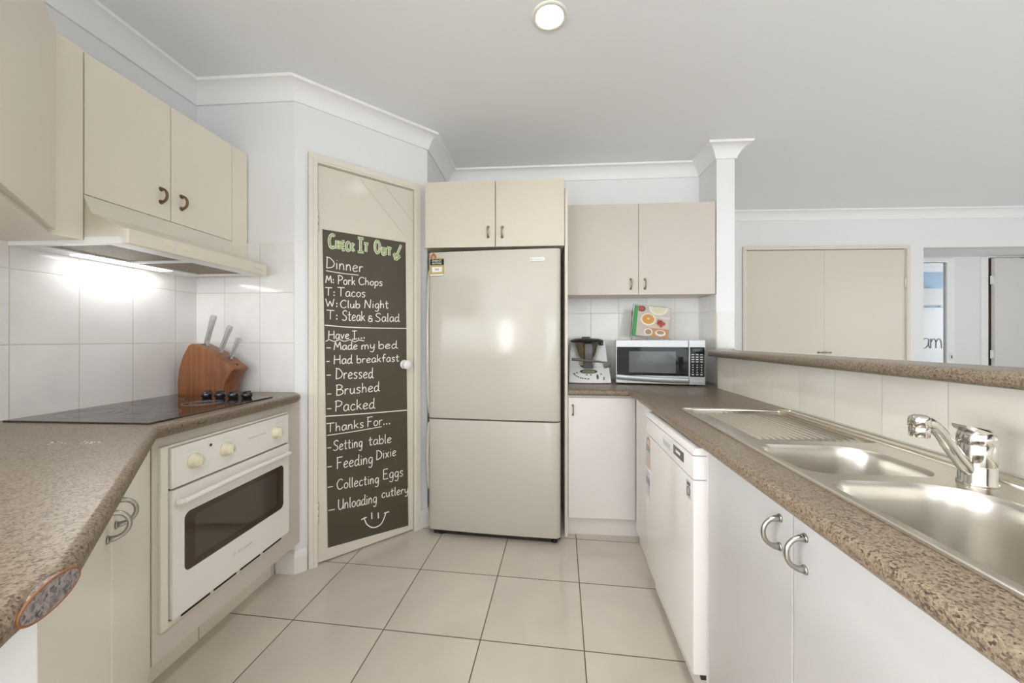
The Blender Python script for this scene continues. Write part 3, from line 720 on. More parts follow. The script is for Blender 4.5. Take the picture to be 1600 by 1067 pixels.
b = B(); b.lathe([(0.0045, 0), (0.0062, 0), (0.0062, 0.0005), (0.0045, 0.0005), (0.0045, 0)], (-1.1598, 1.352, 0.340), 20, (1, 0, 0)); b.build('logo_roundel', PRINT, odoor)

# glass hob
hb = thing('cooktop', 'black glass ceramic hob with four black knobs on the left worktop', 'cooktop', (-1.44, 1.33, 0.9))
b = B().box(-1.690, -1.190, 1.065, 1.600, 0.9003, 0.9055, 0.0018, 2); hg = b.build('glass_plate', HOB, hb)
b = B()
for x, y, r in ((-1.33, 1.20, 0.075), (-1.56, 1.20, 0.095), (-1.56, 1.43, 0.080), (-1.35, 1.415, 0.065)):
    for rr in (r, r*0.62):
        b.tube([(x+rr*math.cos(2*PI*k/40), y+rr*math.sin(2*PI*k/40), 0.9056) for k in range(40)], 0.0007, 4, closed=True)
b.build('burner_ring', HOBMARK, hg)
for x, y in ((-1.448, 1.540), (-1.388, 1.541), (-1.328, 1.542), (-1.266, 1.543)):
    b = B(); b.lathe([(0.0, 0), (0.0155, 0), (0.0175, 0.004), (0.021, 0.012), (0.0205, 0.020), (0.015, 0.027), (0.0, 0.029)], (x, y, 0.9057), 24)
    b.box(x-0.0035, x+0.0035, y-0.019, y+0.019, 0.927, 0.937, 0.002)
    b.build('knob', mat('hob_knob', (0.012, 0.012, 0.012), 0.08, spec=0.8), hb)

# knife block and knives
kb = B()
prof = [(-1.672, 0.9), (-1.676, 0.955), (-1.668, 1.02), (-1.648, 1.085), (-1.620, 1.133), (-1.606, 1.141), (-1.590, 1.140), (-1.50, 1.098), (-1.402, 1.030), (-1.400, 1.022), (-1.425, 0.990), (-1.443, 0.955), (-1.449, 0.925), (-1.449, 0.9)]
kb.prism(prof, 1.625, 1.715, 'y', bevel=0.003)
kbo = kb.build('knife_block', BLOCK, smooth=35, off=(-1.56, 1.67, 0.9)); tag(kbo, 'curved cherry wood knife block in the corner behind the hob', 'knife block')
for x, z in ((-1.575, 1.132), (-1.505, 1.099), (-1.456, 1.066), (-1.425, 1.045)):
    B().box(x-0.014, x+0.010, 1.667, 1.6705, z-0.012, z+0.0015).build('slot', DARK, kbo)
for i, (p, q, w0, w1, lb) in enumerate((((-1.575, 1.134), (-1.535, 1.275), 0.013, 0.019, 'silver-handled knife, the tallest and leftmost in the wooden block'),
                                   ((-1.505, 1.100), (-1.452, 1.225), 0.012, 0.017, 'silver-handled knife in the middle of the wooden block'),
                                   ((-1.456, 1.068), (-1.409, 1.168), 0.010, 0.014, 'shortest silver-handled knife, rightmost in the wooden block'))):
    k = thing('kitchen_knife', lb, 'knife', (p[0], 1.67, p[1]), group='knives in the wooden block')
    P, Q = Vector((p[0], 1.669, p[1]-0.004)), Vector((q[0], 1.669, q[1])); d = (Q-P).normalized(); n_ = Vector((d.z, 0, -d.x))
    b = B()
    rows = []
    for f, w, t in ((0.0, w0*1.25, 0.008), (0.08, w0*0.95, 0.009), (0.5, w0, 0.0085), (0.92, w1*1.05, 0.0085), (1.0, w1*0.9, 0.007)):
        c_ = P + (Q-P)*f; w *= 1.25
        rows.append([b.bm.verts.new(c_ + n_*sx*w/2 + Vector((0, sy*t, 0))) for sx, sy in ((-1, -1), (1, -1), (1, 1), (-1, 1))])
    for A, C in zip(rows, rows[1:]):
        for j in range(4): b.bm.faces.new((A[j], A[(j+1) % 4], C[(j+1) % 4], C[j]))
    b.bm.faces.new(rows[0]); b.bm.faces.new(rows[-1]); bmesh.ops.recalc_face_normals(b.bm, faces=b.bm.faces[:])
    bmesh.ops.bevel(b.bm, geom=b.bm.edges[:], offset=0.0018, segments=2, affect='EDGES')
    b.build('handle', mat('knife_steel', (0.50, 0.50, 0.49), 0.25, metal=1.0), k, smooth=40)
    b = B(); c_ = P - d*0.10; b.prism([(P.x-0.006, P.z), (P.x+0.006, P.z), (c_.x+0.003, c_.z), (c_.x-0.006, c_.z)], 1.6682, 1.6698, 'y'); b.build('blade', STEEL, k)

# ------------------------------------------------------------------ left wall cupboards and range hood
UX = -1.454
cc = thing('corner_wall_cabinet', 'large cream wall cabinet across the near corner beside the range hood', 'cabinet', (-1.4, 0.75, 1.48))
b = B().prism([(-1.7255, 1.097), (UX-0.0, 1.097), (UX, 1.012), (-0.965, 0.523), (-0.965, 0.25), (-1.7255, 0.25)], 1.480, 2.085); b.build('carcass', CREAM, cc)
b = B(); o1 = 0.019/math.sqrt(2)
b.prism([(UX-0.006+o1*0.2, 1.004+o1*0.2), (UX-0.006+o1*1.3, 1.004+o1*1.3), (-0.975+o1*1.3, 0.533-0.01+o1*1.3), (-0.975+o1*0.2, 0.533-0.01+o1*0.2)], 1.490, 2.090, bevel=0.0015); b.build('door', CREAM, cc)
b = B().box(UX-0.002, UX+0.001, 1.018, 1.0965, 1.478, 2.088); b.build('filler_panel', CREAM, cc)

uc = thing('wall_cabinet', 'cream two-door wall cabinet above the range hood on the left wall', 'cabinet', (-1.6, 1.44, 1.63))
b = B().box(-1.7255, UX-0.020, 1.099, 1.774, 1.627, 2.083); b.build('carcass', GAP, uc)
def slab_door(parent, x0, x1, y0, y1, z0, z1, m, hpos=None, hout=None, hm=BRONZE, L=0.055, D=0.026, r=0.0042):
    d = B().box(x0, x1, y0, y1, z0, z1, 0.0014).build('door', m, parent)
    if hpos: bow(B(), hpos, (0, 0, 1), hout, L, D, r).build('handle', hm, d)
    return d
slab_door(uc, UX-0.019, UX, 1.1015, 1.3825, 1.628, 2.083, CREAM, (UX, 1.345, 1.716), (1, 0, 0), BRONZE, 0.05, 0.026, 0.0046)
slab_door(uc, UX-0.019, UX, 1.3855, 1.6805, 1.628, 2.083, CREAM, (UX, 1.428, 1.718), (1, 0, 0), BRONZE, 0.05, 0.026, 0.0046)
B().box(UX-0.024, UX-0.0005, 1.683, 1.774, 1.535, 2.083, 0.001).build('filler_panel', CREAM, uc)
B().box(-1.7255, UX-0.020, 1.757, 1.774, 1.535, 1.627).build('side_panel', CREAM, uc)

hd = thing('range_hood', 'cream slide-out range hood with lit underside above the hob', 'range hood', (-1.58, 1.40, 1.468))
y0, y1 = 1.1005, 1.712
def hp(x, z): return (x, z)
b = B()
b.prism([(-1.7255, 1.490), (-1.7255, 1.626), (UX-0.001, 1.626), (UX-0.001, 1.618), (-1.428, 1.566), (-1.318, 1.517), (-1.318, 1.490)], y0, 1.682, 'y'); b.build('body', HOODC, hd)
b = B().box(-1.322, -1.303, y0, y1, 1.4665, 1.5155, 0.004, 3); lip = b.build('front_lip', mat('hood_lip', (0.75, 0.69, 0.58), 0.28), hd)
for y in (1.232, 1.303):
    b = B().box(-1.3035, -1.3015, y-0.018, y+0.018, 1.488, 1.504, 0.0006).box(-1.302, -1.2995, y-0.014, y-0.002, 1.490, 1.502, 0.0006).box(-1.302, -1.3005, y+0.002, y+0.014, 1.490, 1.502, 0.0006); b.build('switch', CREAMP, lip)
lettering('logo', 'Westinghouse', 0.009, (-1.3026, 1.660, 1.490), FACE_X, PRINT, lip)
b = B()   # underside frame round the filters
b.box(-1.7255, -1.625, y0, y1, 1.467, 1.492, .001).box(-1.385, -1.322, y0, y1, 1.467, 1.490, .001).box(-1.625, -1.385, y0, 1.118, 1.467, 1.490).box(-1.625, -1.385, 1.684, y1, 1.467, 1.490).box(-1.625, -1.385, 1.385, 1.402, 1.4665, 1.490)
b.build('underside_frame', PLASTW, hd)
FILT = mesh_filter('grease_filter_mesh')
for ya, yb in ((1.118, 1.385), (1.402, 1.684)):
    B().box(-1.625, -1.385, ya, yb, 1.473, 1.482).build('grease_filter', FILT, hd)
b = B().box(-1.695, -1.630, 1.24, 1.56, 1.4650, 1.4685, 0.001); b.build('lamp_lens', HLAMP, hd)
area_light('hood_lamp', (-1.660, 1.40, 1.4635), (0, math.radians(-6), 0), 0.05, 0.32, 0.52, (0.97, 0.985, 1.0))

# ------------------------------------------------------------------ refrigerator and the cupboard over it
fr_ = thing('refrigerator', 'tall off-white two-door refrigerator with freezer drawer below, beside the pantry door', 'refrigerator', (0, 0, 0), math.radians(-4.6), loc=(-0.663, 2.171, 0))
B().box(0.028, 0.735, 0.065, 0.62, 0.035, 1.672, 0.006).build('body', FRIDGE, fr_)
def fdoor(z0, z1, name):
    # door with softly rounded vertical edges and a bowed front
    P = [(0.012, 0.060), (0.010, 0.022), (0.016, 0.010), (0.028, 0.004)] + [(0.028 + 0.732*k/10, 0.004 - 0.006*math.sin(PI*k/10)) for k in range(1, 10)] + [(0.760, 0.004), (0.774, 0.010), (0.784, 0.022), (0.786, 0.060)]
    b = B().prism(P, z0, z1)
    bevel_front(b.bm, lambda e: abs(e.verts[0].co.z-e.verts[1].co.z) < 1e-5 and max(e.verts[0].co.y, e.verts[1].co.y) < 0.059, 0.005, 3)
    return b.build(name, FRIDGE, fr_, smooth=40)
d1 = fdoor(0.698, 1.674, 'door'); d2 = fdoor(0.040, 0.690, 'freezer_door')
def grip(z0, z1, zt, parent):
    # curved finger grip down the hinge-free edge
    b = B(); P = []
    for k in range(17):
        f = k/16; w = math.sin(PI*min(1, f*1.0))**0.7
        P.append((0.008 - 0.007*w, 0.022 - 0.004*w, z0 + (z1-z0)*f))
    b.tube(P, [0.005 + 0.005*math.sin(PI*k/16) for k in range(17)], 10)
    return b.build('grip', FRIDGE, parent)
grip(0.72, 1.57, 0, d1); grip(0.27, 0.670, 0, d2)
B().box(0.03, 0.735, 0.045, 0.07, 0.0, 0.036).build('plinth', DARK, fr_)
for x in (0.075, 0.752):
    b = B(); b.tube([(x, 0.055, 0.0), (x, 0.055, 0.04)], [0.014, 0.012], 14); b.lathe([(0, 0), (0.017, 0), (0.017, 0.012), (0, 0.014)], (x, 0.055, 0.0), 16); b.build('foot', BLACK, fr_)
B().box(0.62, 0.784, 0.03, 0.06, 0.028, 0.041).build('hinge_bracket', BLACK, fr_)
st = B().box(0.024, 0.108, -0.0012, 0.0042, 1.535, 1.640).build('energy_label', mat('label_yellow', (0.50, 0.38, 0.10), 0.5), d1)
B().box(0.024, 0.108, -0.0020, 0.001, 1.597, 1.632).build('label_band', BLACK, st)
B().box(0.036, 0.097, -0.0020, 0.001, 1.556, 1.586).build('label_window', PAPER, st)
B().box(0.024, 0.108, -0.0020, 0.001, 1.535, 1.543).build('label_foot', PAPER, st)
lettering('label_text', 'ENERGY\nRATING', 0.0155, (0.066, -0.0024, 1.6145), FACE_Y, PAPER, st)
lettering('label_number', '808', 0.016, (0.066, -0.0024, 1.571), FACE_Y, mat('label_ink', (0.16, 0.10, 0.05), 0.6), st)
b = B(); b.tube([(0.030, -0.001, 1.634), (0.034, -0.001, 1.652), (0.044, -0.001, 1.664), (0.054, -0.001, 1.655), (0.057, -0.001, 1.636)], 0.006, 8, flat=(Vector((0, 1, 0)), 0.2)); b.build('label_stars', mat('label_red', (0.50, 0.12, 0.06), 0.5), st)
bd = B().box(0.615, 0.697, -0.0035, 0.003, 1.603, 1.622, 0.001).build('badge', PAPER, d1)
lettering('badge_text', 'Westinghouse', 0.0105, (0.661, -0.0039, 1.6125), FACE_Y, mat('badge_ink', (0.30, 0.30, 0.30), 0.4), bd)
b = B(); b.lathe([(0.0035, 0), (0.0055, 0), (0.0055, 0.0006), (0.0035, 0.0006), (0.0035, 0)], (0.6235, -0.0035, 1.6125), 18, (0, -1, 0)); b.build('badge_roundel', GREYP, bd)

oc2 = thing('overfridge_cabinet', 'cream two-door cabinet above the refrigerator', 'cabinet', (-0.25, 2.5, 1.70))
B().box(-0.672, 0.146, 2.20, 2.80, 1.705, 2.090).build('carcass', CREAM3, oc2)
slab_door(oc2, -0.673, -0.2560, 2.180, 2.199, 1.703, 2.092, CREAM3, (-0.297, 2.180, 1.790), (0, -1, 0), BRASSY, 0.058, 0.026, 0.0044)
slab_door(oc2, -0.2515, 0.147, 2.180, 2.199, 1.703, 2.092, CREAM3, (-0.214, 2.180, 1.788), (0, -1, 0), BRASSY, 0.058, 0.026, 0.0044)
fp = B().box(0.1525, 0.1695, 2.226, 2.81, 0.0, 2.056, 0.001).build('end_panel', CREAM, off=(0.161, 2.5, 0)); tag(fp, 'tall narrow cream end panel standing between the refrigerator and the small wall cabinets', 'panel')

# ------------------------------------------------------------------ back and right run
wc = thing('wall_cabinet', 'cream two-door wall cabinet above the microwave and food processor', 'cabinet', (0.67, 2.68, 1.46))
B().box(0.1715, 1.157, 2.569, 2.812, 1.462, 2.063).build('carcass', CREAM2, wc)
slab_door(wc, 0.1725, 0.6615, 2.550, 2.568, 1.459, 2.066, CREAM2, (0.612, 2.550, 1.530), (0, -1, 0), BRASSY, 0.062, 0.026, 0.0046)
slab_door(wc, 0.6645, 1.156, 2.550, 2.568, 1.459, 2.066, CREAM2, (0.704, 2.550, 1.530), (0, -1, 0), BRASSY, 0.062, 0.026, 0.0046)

bc = thing('base_cabinet', 'small white single-door base cabinet between the refrigerator and the dishwasher', 'cabinet', (0.36, 2.5, 0))
B().box(0.1715, 0.575, 2.234, 2.81, 0.11, 0.834).build('carcass', WHITE, bc)
slab_door(bc, 0.1735, 0.5575, 2.215, 2.233, 0.115, 0.820, WHITE, (0.199, 2.215, 0.747), (0, -1, 0), BRASSY, 0.055, 0.022, 0.0036)
B().box(0.1715, 0.590, 2.258, 2.272, 0.0, 0.110).build('kickboard', WHITE, bc)

def rp(x, y): return rot2((x, y), RT)
# right-hand worktop (L shaped) with a sink cut-out
ol = [(0.1715, 2.812), (0.1715, 2.190), (0.512, 2.176), rp(0.430, 2.125), rp(0.430, -0.55), rp(0.9672, -0.55), rp(0.9672, 2.360), (1.150, 2.545), (1.157, 2.60), (1.157, 2.812)]
b = B().prism(ol, 0.835, 0.870)
fr2 = [Vector(p) for p in ol[1:5]]
def onfront2(e):
    a, c = e.verts[0].co, e.verts[1].co
    if abs(a.z-c.z) > 1e-4: return False
    return all(any((Vector((q.x, q.y))-f).length < 1e-4 for f in fr2) for q in (a, c))
bevel_front(b.bm, onfront2, 0.0145, 5)
wt2 = b.build('worktop', GRAN, smooth=50, off=(0.7, 1.5, 0.835))
cut = B().prism([rp(0.528, 0.345), rp(0.942, 0.345), rp(0.942, 1.622), rp(0.528, 1.622)], 0.80, 0.90).build('cutter', None)
bm_ = wt2.modifiers.new('cut', 'BOOLEAN'); bm_.operation = 'DIFFERENCE'; bm_.object = cut; bm_.solver = 'EXACT'
dg = bpy.context.evaluated_depsgraph_get(); me = bpy.data.meshes.new_from_object(wt2.evaluated_get(dg))
wt2.modifiers.clear(); wt2.data = me; bpy.data.objects.remove(cut)
if not me.materials: me.materials.append(GRAN)
tag(wt2, 'long brown speckled worktop holding the sink and the microwave', 'worktop', 'speckled laminate tops')

def rthing(name, label, cat, off, group=None): return thing(name, label, cat, off, RT, group)
# stainless sink
sk = rthing('sink', 'stainless steel one-and-a-half bowl sink with ribbed drainer set in the right worktop', 'sink', (0.74, 1.0, 0.70))
def rr2(pts, k=6): return [tuple(v) for v in crm(pts, k, closed=True)]
def rounded(x0, x1, y0, y1, rs, n=7):
    """rounded rectangle, own radius per corner: (x1,y1),(x0,y1),(x0,y0),(x1,y0)"""
    out = []
    for (cx, cy, a0, r) in ((x1-rs[0], y1-rs[0], 0, rs[0]), (x0+rs[1], y1-rs[1], 90, rs[1]), (x0+rs[2], y0+rs[2], 180, rs[2]), (x1-rs[3], y0+rs[3], 270, rs[3])):
        for k in range(n+1):
            a = math.radians(a0+90*k/n); out.append((cx+r*math.cos(a), cy+r*math.sin(a)))
    return out
bowl1 = rounded(0.545, 0.822, 0.880, 1.108, (0.085, 0.045, 0.045, 0.055))
bowl2 = rounded(0.545, 0.812, 0.385, 0.842, (0.100, 0.055, 0.055, 0.055))
drain = rounded(0.552, 0.905, 1.150, 1.610, (0.02, 0.02, 0.03, 0.03))
outer = rounded(0.518, 0.955, 0.336, 1.638, (0.018, 0.018, 0.018, 0.018))
ZR = 0.8725
b = B(); loops = []
for L_ in (outer, bowl1, bowl2, drain):
    vs = [b.bm.verts.new((p[0], p[1], ZR)) for p in L_]; es = [b.bm.edges.new((vs[k], vs[(k+1) % len(vs)])) for k in range(len(vs))]; loops.append((vs, es))
bmesh.ops.triangle_fill(b.bm, use_beauty=True, use_dissolve=False, edges=[e for l in loops for e in l[1]], normal=(0, 0, 1))
bmesh.ops.recalc_face_normals(b.bm, faces=b.bm.faces[:])
for f in b.bm.faces:
    if f.normal.z < 0: f.normal_flip()
# down-turned lip and raised rolled rim
vs = loops[0][0]; n = len(vs)
low = [b.bm.verts.new((v.co.x, v.co.y, 0.8702)) for v in vs]
for k in range(n): b.bm.faces.new((vs[k], low[k], low[(k+1) % n], vs[(k+1) % n]))
deck = b.build('deck', STEEL, sk)
b = B()
b.tube([(p[0]*0+q[0], q[1], ZR+0.0006) for p, q in zip(outer, rounded(0.523, 0.950, 0.341, 1.633, (0.015, 0.015, 0.015, 0.015)))], 0.0042, 10, closed=True)
b.build('rolled_rim', STEEL, sk)
b = B()   # upstand ridge along the wall side and far end
P = [(0.905, 0.345, ZR), (0.905, 1.585, ZR), (0.897, 1.612, ZR), (0.875, 1.620, ZR), (0.560, 1.620, ZR)]
b.tube(crm(P[:2], 1) + crm(P[1:4], 5)[1:] + [Vector(P[4])], 0.0065, 10, flat=(Vector((0, 0, 1)), 0.7)); b.build('ledge_ridge', STEEL, sk)
B().box(0.918, 0.940, 0.345, 1.60, ZR-0.001, ZR+0.0035, 0.0015).build('ledge_step', STEEL, sk)
def bowl(L_, depth, taper, name):
    b = B(); cx = sum(p[0] for p in L_)/len(L_); cy = sum(p[1] for p in L_)/len(L_)
    rows = []
    prof = [(0.0, 0.0), (0.0012, -0.0015), (0.004, -0.006), (0.006, -0.012)]
    for k in range(1, 6): prof.append((0.006 + taper*k/5, -0.012 - (depth-0.05)*k/5))
    for k in range(1, 7):
        a = PI/2*k/6; prof.append((0.006+taper + 0.038*(1-math.cos(a)), -(depth-0.038) - 0.038*math.sin(a)))
    for ins, dz in prof:
        row = []
        for i, p in enumerate(L_):
            q0, q1 = Vector(L_[i-1]), Vector(L_[(i+1) % len(L_)]); t = (q1-q0).normalized(); nrm = Vector((-t.y, t.x))
            if nrm.dot(Vector((cx-p[0], cy-p[1]))) < 0: nrm = -nrm
            row.append(b.bm.verts.new((p[0]+nrm.x*ins, p[1]+nrm.y*ins, ZR+dz)))
        rows.append(row)
    n = len(L_)
    for A, C in zip(rows, rows[1:]):
        for k in range(n):
            f = b.bm.faces.new((A[k], A[(k+1) % n], C[(k+1) % n], C[k])); f.smooth = True
    b.bm.faces.new(rows[-1][::-1])
    bmesh.ops.recalc_face_normals(b.bm, faces=b.bm.faces[:])
    for f in b.bm.faces: f.normal_flip()
    o = b.build(name, STEELB, sk)
    w = B(); w.lathe([(0.0, 0.004), (0.018, 0.004), (0.024, 0.002), (0.040, 0.0025), (0.043, 0.0)], (cx, cy, ZR-depth+0.0005), 28); w.build('waste', CHROME, o)
    return o
bowl(bowl1, 0.135, 0.012, 'small_bowl'); bowl(bowl2, 0.17, 0.014, 'large_bowl')
b = B()   # drainer: shallow sunk tray with ribs running along the sink
NX, NY = 120, 24; x0, x1, y0, y1 = 0.552, 0.905, 1.150, 1.610
grid = []
for i in range(NX+1):
    row = []
    for j in range(NY+1):
        x = x0+(x1-x0)*i/NX; y = y0+(y1-y0)*j/NY
        e = min(x-x0, x1-x, y-y0, y1-y); dp = -0.0055*min(1, e/0.010)
        fx = (x-0.600)/(0.885-0.600); rib = 0.0
        if 0 <= fx <= 1 and y > 1.175 and y < 1.585:
            rib = 0.0048*(0.5-0.5*math.cos(fx*14*2*PI))*min(1, (y-1.175)/0.03)*min(1, (1.585-y)/0.03)
        row.append(b.bm.verts.new((x, y, ZR-0.0004+dp+rib)))
    grid.append(row)
for i in range(NX):
    for j in range(NY):
        f = b.bm.faces.new((grid[i][j], grid[i+1][j], grid[i+1][j+1], grid[i][j+1])); f.smooth = True
b.build('drainer', STEEL, sk)

# mixer tap
tp = rthing('mixer_tap', 'chrome single-lever mixer tap standing behind the sink bowls', 'tap', (0.842, 0.852, ZR))
b = B(); b.lathe([(0.0, 0.0), (0.0285, 0.0), (0.0285, 0.004), (0.0265, 0.006), (0.0265, 0.036), (0.0255, 0.037), (0.0255, 0.0385), (0.0265, 0.0395), (0.0265, 0.078), (0.025, 0.080), (0.025, 0.082), (0.0, 0.083)], (0.842, 0.852, ZR), 36); b.build('body', CHROME, tp)
b = B()   # lever head: domed cap tilted up towards the room with a short flat lever
b.lathe([(0.0268, 0.080), (0.0285, 0.084), (0.0285, 0.094), (0.026, 0.103), (0.018, 0.110), (0.0, 0.113)], (0.842, 0.852, ZR), 36)
rows = []
for f, w, h, dz in ((0.0, 0.024, 0.012, 0.098), (0.4, 0.024, 0.010, 0.104), (0.8, 0.020, 0.008, 0.112), (1.0, 0.014, 0.005, 0.116)):
    px = 0.842+0.012 - 0.046*f; py = 0.852 - 0.002*f
    rows.append([b.bm.verts.new((px, py+sy*w, ZR+dz+sz*h/2)) for sy, sz in ((-1, -1), (1, -1), (1, 1), (-1, 1))])
for A, C in zip(rows, rows[1:]):
    for j in range(4): b.bm.faces.new((A[j], A[(j+1) % 4], C[(j+1) % 4], C[j]))
b.bm.faces.new(rows[0]); b.bm.faces.new(rows[-1]); bmesh.ops.recalc_face_normals(b.bm, faces=b.bm.faces[:])
b.build('lever', CHROME, tp, smooth=50)
b = B(); P = [(0.832, 0.850, ZR+0.022), (0.812, 0.846, ZR+0.040), (0.785, 0.840, ZR+0.072), (0.758, 0.833, ZR+0.105), (0.738, 0.829, ZR+0.122), (0.716, 0.824, ZR+0.127)]
b.tube(crm(P, 6), [0.0135]*7 + [0.0125]*8 + [0.0115]*16, 14, flat=(Vector((0.19, -0.98, 0)).normalized(), 0.9)); sp_ = b.build('spout', CHROME, tp)
b = B(); b.lathe([(0.0, 0.016), (0.010, 0.016), (0.0155, 0.012), (0.0165, 0.006), (0.0165, -0.006), (0.0150, -0.0065), (0.0150, -0.008), (0.0158, -0.009), (0.0150, -0.026), (0.012, -0.027), (0.0, -0.025)], (0.714, 0.824, ZR+0.124), 28); b.build('aerator', CHROME, sp_)

# bar shelf
bs_pts = [rp(0.884, -0.60), rp(1.056, -0.60), rp(1.056, 2.395), (1.276, 2.542), (1.166, 2.542), (1.155, 2.55), (1.150, 2.575), (1.112, 2.55), (1.050, 2.405), rp(0.884, 2.285)]
b = B().prism(bs_pts, 1.063, 1.098)
fr3 = [Vector(bs_pts[0]), Vector(bs_pts[9]), Vector(bs_pts[1]), Vector(bs_pts[2])]
def onfront3(e):
    a, c = e.verts[0].co, e.verts[1].co
    if abs(a.z-c.z) > 1e-4 or (a-c).length < 0.5: return False
    return all(any((Vector((q.x, q.y))-f).length < 1e-4 for f in fr3) for q in (a, c))
bevel_front(b.bm, onfront3, 0.015, 5)
bsh = b.build('bar_top', GRAN, smooth=50, off=(1.0, 1.0, 1.063)); tag(bsh, 'raised brown speckled bar top on the low tiled wall behind the sink', 'bar top', 'speckled laminate tops')

# dishwasher
dw = rthing('dishwasher', 'white freestanding dishwasher with grey display under the right worktop', 'dishwasher', (0.70, 1.48, 0.0))
B().box(0.455, 0.95, 1.186, 1.768, 0.03, 0.828, 0.003).build('body', DWHITE, dw)
P = [(0.4165, 1.7665), (0.4155, 1.760), (0.4155, 1.195), (0.4175, 1.1875), (0.424, 1.186), (0.455, 1.186), (0.455, 1.768), (0.424, 1.768)]
b = B().prism(P, 0.150, 0.735); b.build('door', DWHITE, dw, smooth=40)
b = B().prism(P, 0.738, 0.808); cpd = b.build('control_panel', DWHITE, dw, smooth=40)
b = B().prism([(0.4155, 0.811), (0.4175, 0.824), (0.4240, 0.831), (0.455, 0.8335), (0.455, 0.811)], 1.186, 1.768, 'y'); b.build('top_cap', DWHITE, dw, smooth=40)
B().box(0.475, 0.50, 1.190, 1.764, 0.0, 0.135).build('plinth', WHITE, dw)
B().box(0.44, 0.48, 1.19, 1.20, 0.132, 0.15).build('lower_seal', DARK, dw)
# stickers and display
DISP = mat('display_dark', (0.05, 0.05, 0.05), 0.15)
LBL = mat('sticker_grey', (0.33, 0.33, 0.33), 0.5); LBP = mat('sticker_pink', (0.62, 0.52, 0.45), 0.5)
x = 0.4150
dsp = B().box(x-0.0006, x+0.001, 1.268, 1.372, 0.762, 0.793).build('display', DISP, cpd)
B().box(x-0.0010, x, 1.30, 1.345, 0.774, 0.783).build('display_digits', PAPER, dsp)
B().box(x-0.0004, x+0.001, 1.405, 1.50, 0.760, 0.780).build('printed_legend', mat('legend_grey', (0.55, 0.55, 0.54), 0.5), cpd)
s1 = B().box(x-0.0006, x+0.001, 1.690, 1.765, 0.590, 0.715).build('energy_sticker', LBP, dw)
B().box(x-0.0010, x, 1.692, 1.763, 0.662, 0.690).build('sticker_band', LBL, s1)
b = B(); b.tube([(x-0.0005, 1.758, 0.694), (x-0.0005, 1.75, 0.712), (x-0.0005, 1.728, 0.724), (x-0.0005, 1.706, 0.712), (x-0.0005, 1.698, 0.694)], 0.005, 6, flat=(Vector((1, 0, 0)), 0.15)); b.build('sticker_arc', mat('sticker_red', (0.55, 0.22, 0.18), 0.5), s1)
s2 = B().box(x-0.0006, x+0.001, 1.690, 1.765, 0.470, 0.572).build('water_sticker', mat('sticker_blue', (0.60, 0.66, 0.68), 0.5), dw)
B().box(x-0.0010, x, 1.692, 1.763, 0.515, 0.545).build('sticker_band', LBL, s2)
s3 = B().box(x-0.0006, x+0.001, 1.203, 1.240, 0.668, 0.722).build('motor_sticker', mat('sticker_silver', (0.52, 0.52, 0.50), 0.4), dw)
b = B(); b.tube([(x-0.0009, 1.2215+0.012*math.cos(2*PI*k/20), 0.690+0.013*math.sin(2*PI*k/20)) for k in range(20)], 0.0018, 5, closed=True); b.box(x-0.001, x, 1.208, 1.235, 0.708, 0.717); b.build('sticker_mark', GREYP, s3)

# white filler in the corner and sink cupboard
fl = rthing('filler_panel', 'narrow white filler panel in the corner next to the dishwasher', 'panel', (0.46, 1.97, 0))
B().box(0.452, 0.470, 1.775, 2.150, 0.10, 0.836, 0.001).build('panel_face', WHITE, fl)
B().box(0.483, 0.50, 1.775, 2.21, 0.0, 0.10).build('kickboard', KICKT, fl)
sc = rthing('sink_cabinet', 'white sink cabinet with silver bow handles beside the dishwasher', 'cabinet', (0.70, 0.5, 0))
b = B().box(0.472, 0.49, -0.5, 1.166, 0.10, 0.834).box(0.472, 0.96, 1.15, 1.166, 0.10, 0.834).box(0.472, 0.96, -0.5, -0.48, 0.10, 0.834).box(0.472, 0.96, -0.5, 1.166, 0.10, 0.118)
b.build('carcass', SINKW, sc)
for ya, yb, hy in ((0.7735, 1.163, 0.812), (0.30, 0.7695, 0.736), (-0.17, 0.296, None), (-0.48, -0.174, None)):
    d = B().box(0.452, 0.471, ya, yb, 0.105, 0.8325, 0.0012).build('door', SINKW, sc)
    if hy: bow(B(), (0.452, hy, 0.772), (0, 0, 1), (-1, 0, 0), 0.058, 0.032, 0.0046).build('handle', NICKEL, d)
B().box(0.483, 0.50, -0.5, 1.17, 0.0, 0.10).build('kickboard', SINKW, sc)

# ------------------------------------------------------------------ things on the back worktop
mw = thing('microwave', 'silver microwave oven with black door glass on the back corner of the worktop', 'microwave', (0, 0, 0), math.radians(-10.2), loc=(0.500, 2.482, 0.8705))
MW, MH = 0.532, 0.288
b = B().box(0.0, MW, 0.012, 0.315, 0.012, MH, 0.004); b.build('body', mat('microwave_case', (0.70, 0.69, 0.66), 0.35), mw)
fm = B()
def front(b, x0, x1, z0, z1, y0=0.0, y1=0.014, bev=0.003): return b.box(x0, x1, y0, y1, z0, z1, bev)
dr = front(B(), 0.0, 0.436, 0.008, MH-0.002, -0.002, 0.014, 0.003).build('door', SILVER, mw)
B().box(0.006, 0.434, -0.0045, 0.0, 0.060, 0.242, 0.001).build('door_glass', MWGLASS, dr)
B().box(0.082, 0.362, -0.0060, -0.003, 0.078, 0.214, 0.0005).build('window', MWWIN, dr)
b = B(); rows = []
for k in range(13):
    f = k/12; xx = 0.004 + 0.430*f; sag = 0.012*math.sin(PI*f)*0 - 0.016*(1-(1-f)**2)
    rows.append([b.bm.verts.new((xx, yy, zz + sag)) for yy, zz in ((-0.002, 0.066), (-0.016, 0.062), (-0.018, 0.050), (-0.014, 0.036), (-0.002, 0.030))])
for A, C in zip(rows, rows[1:]):
    for j in range(4): b.bm.faces.new((A[j], A[j+1], C[j+1], C[j]))
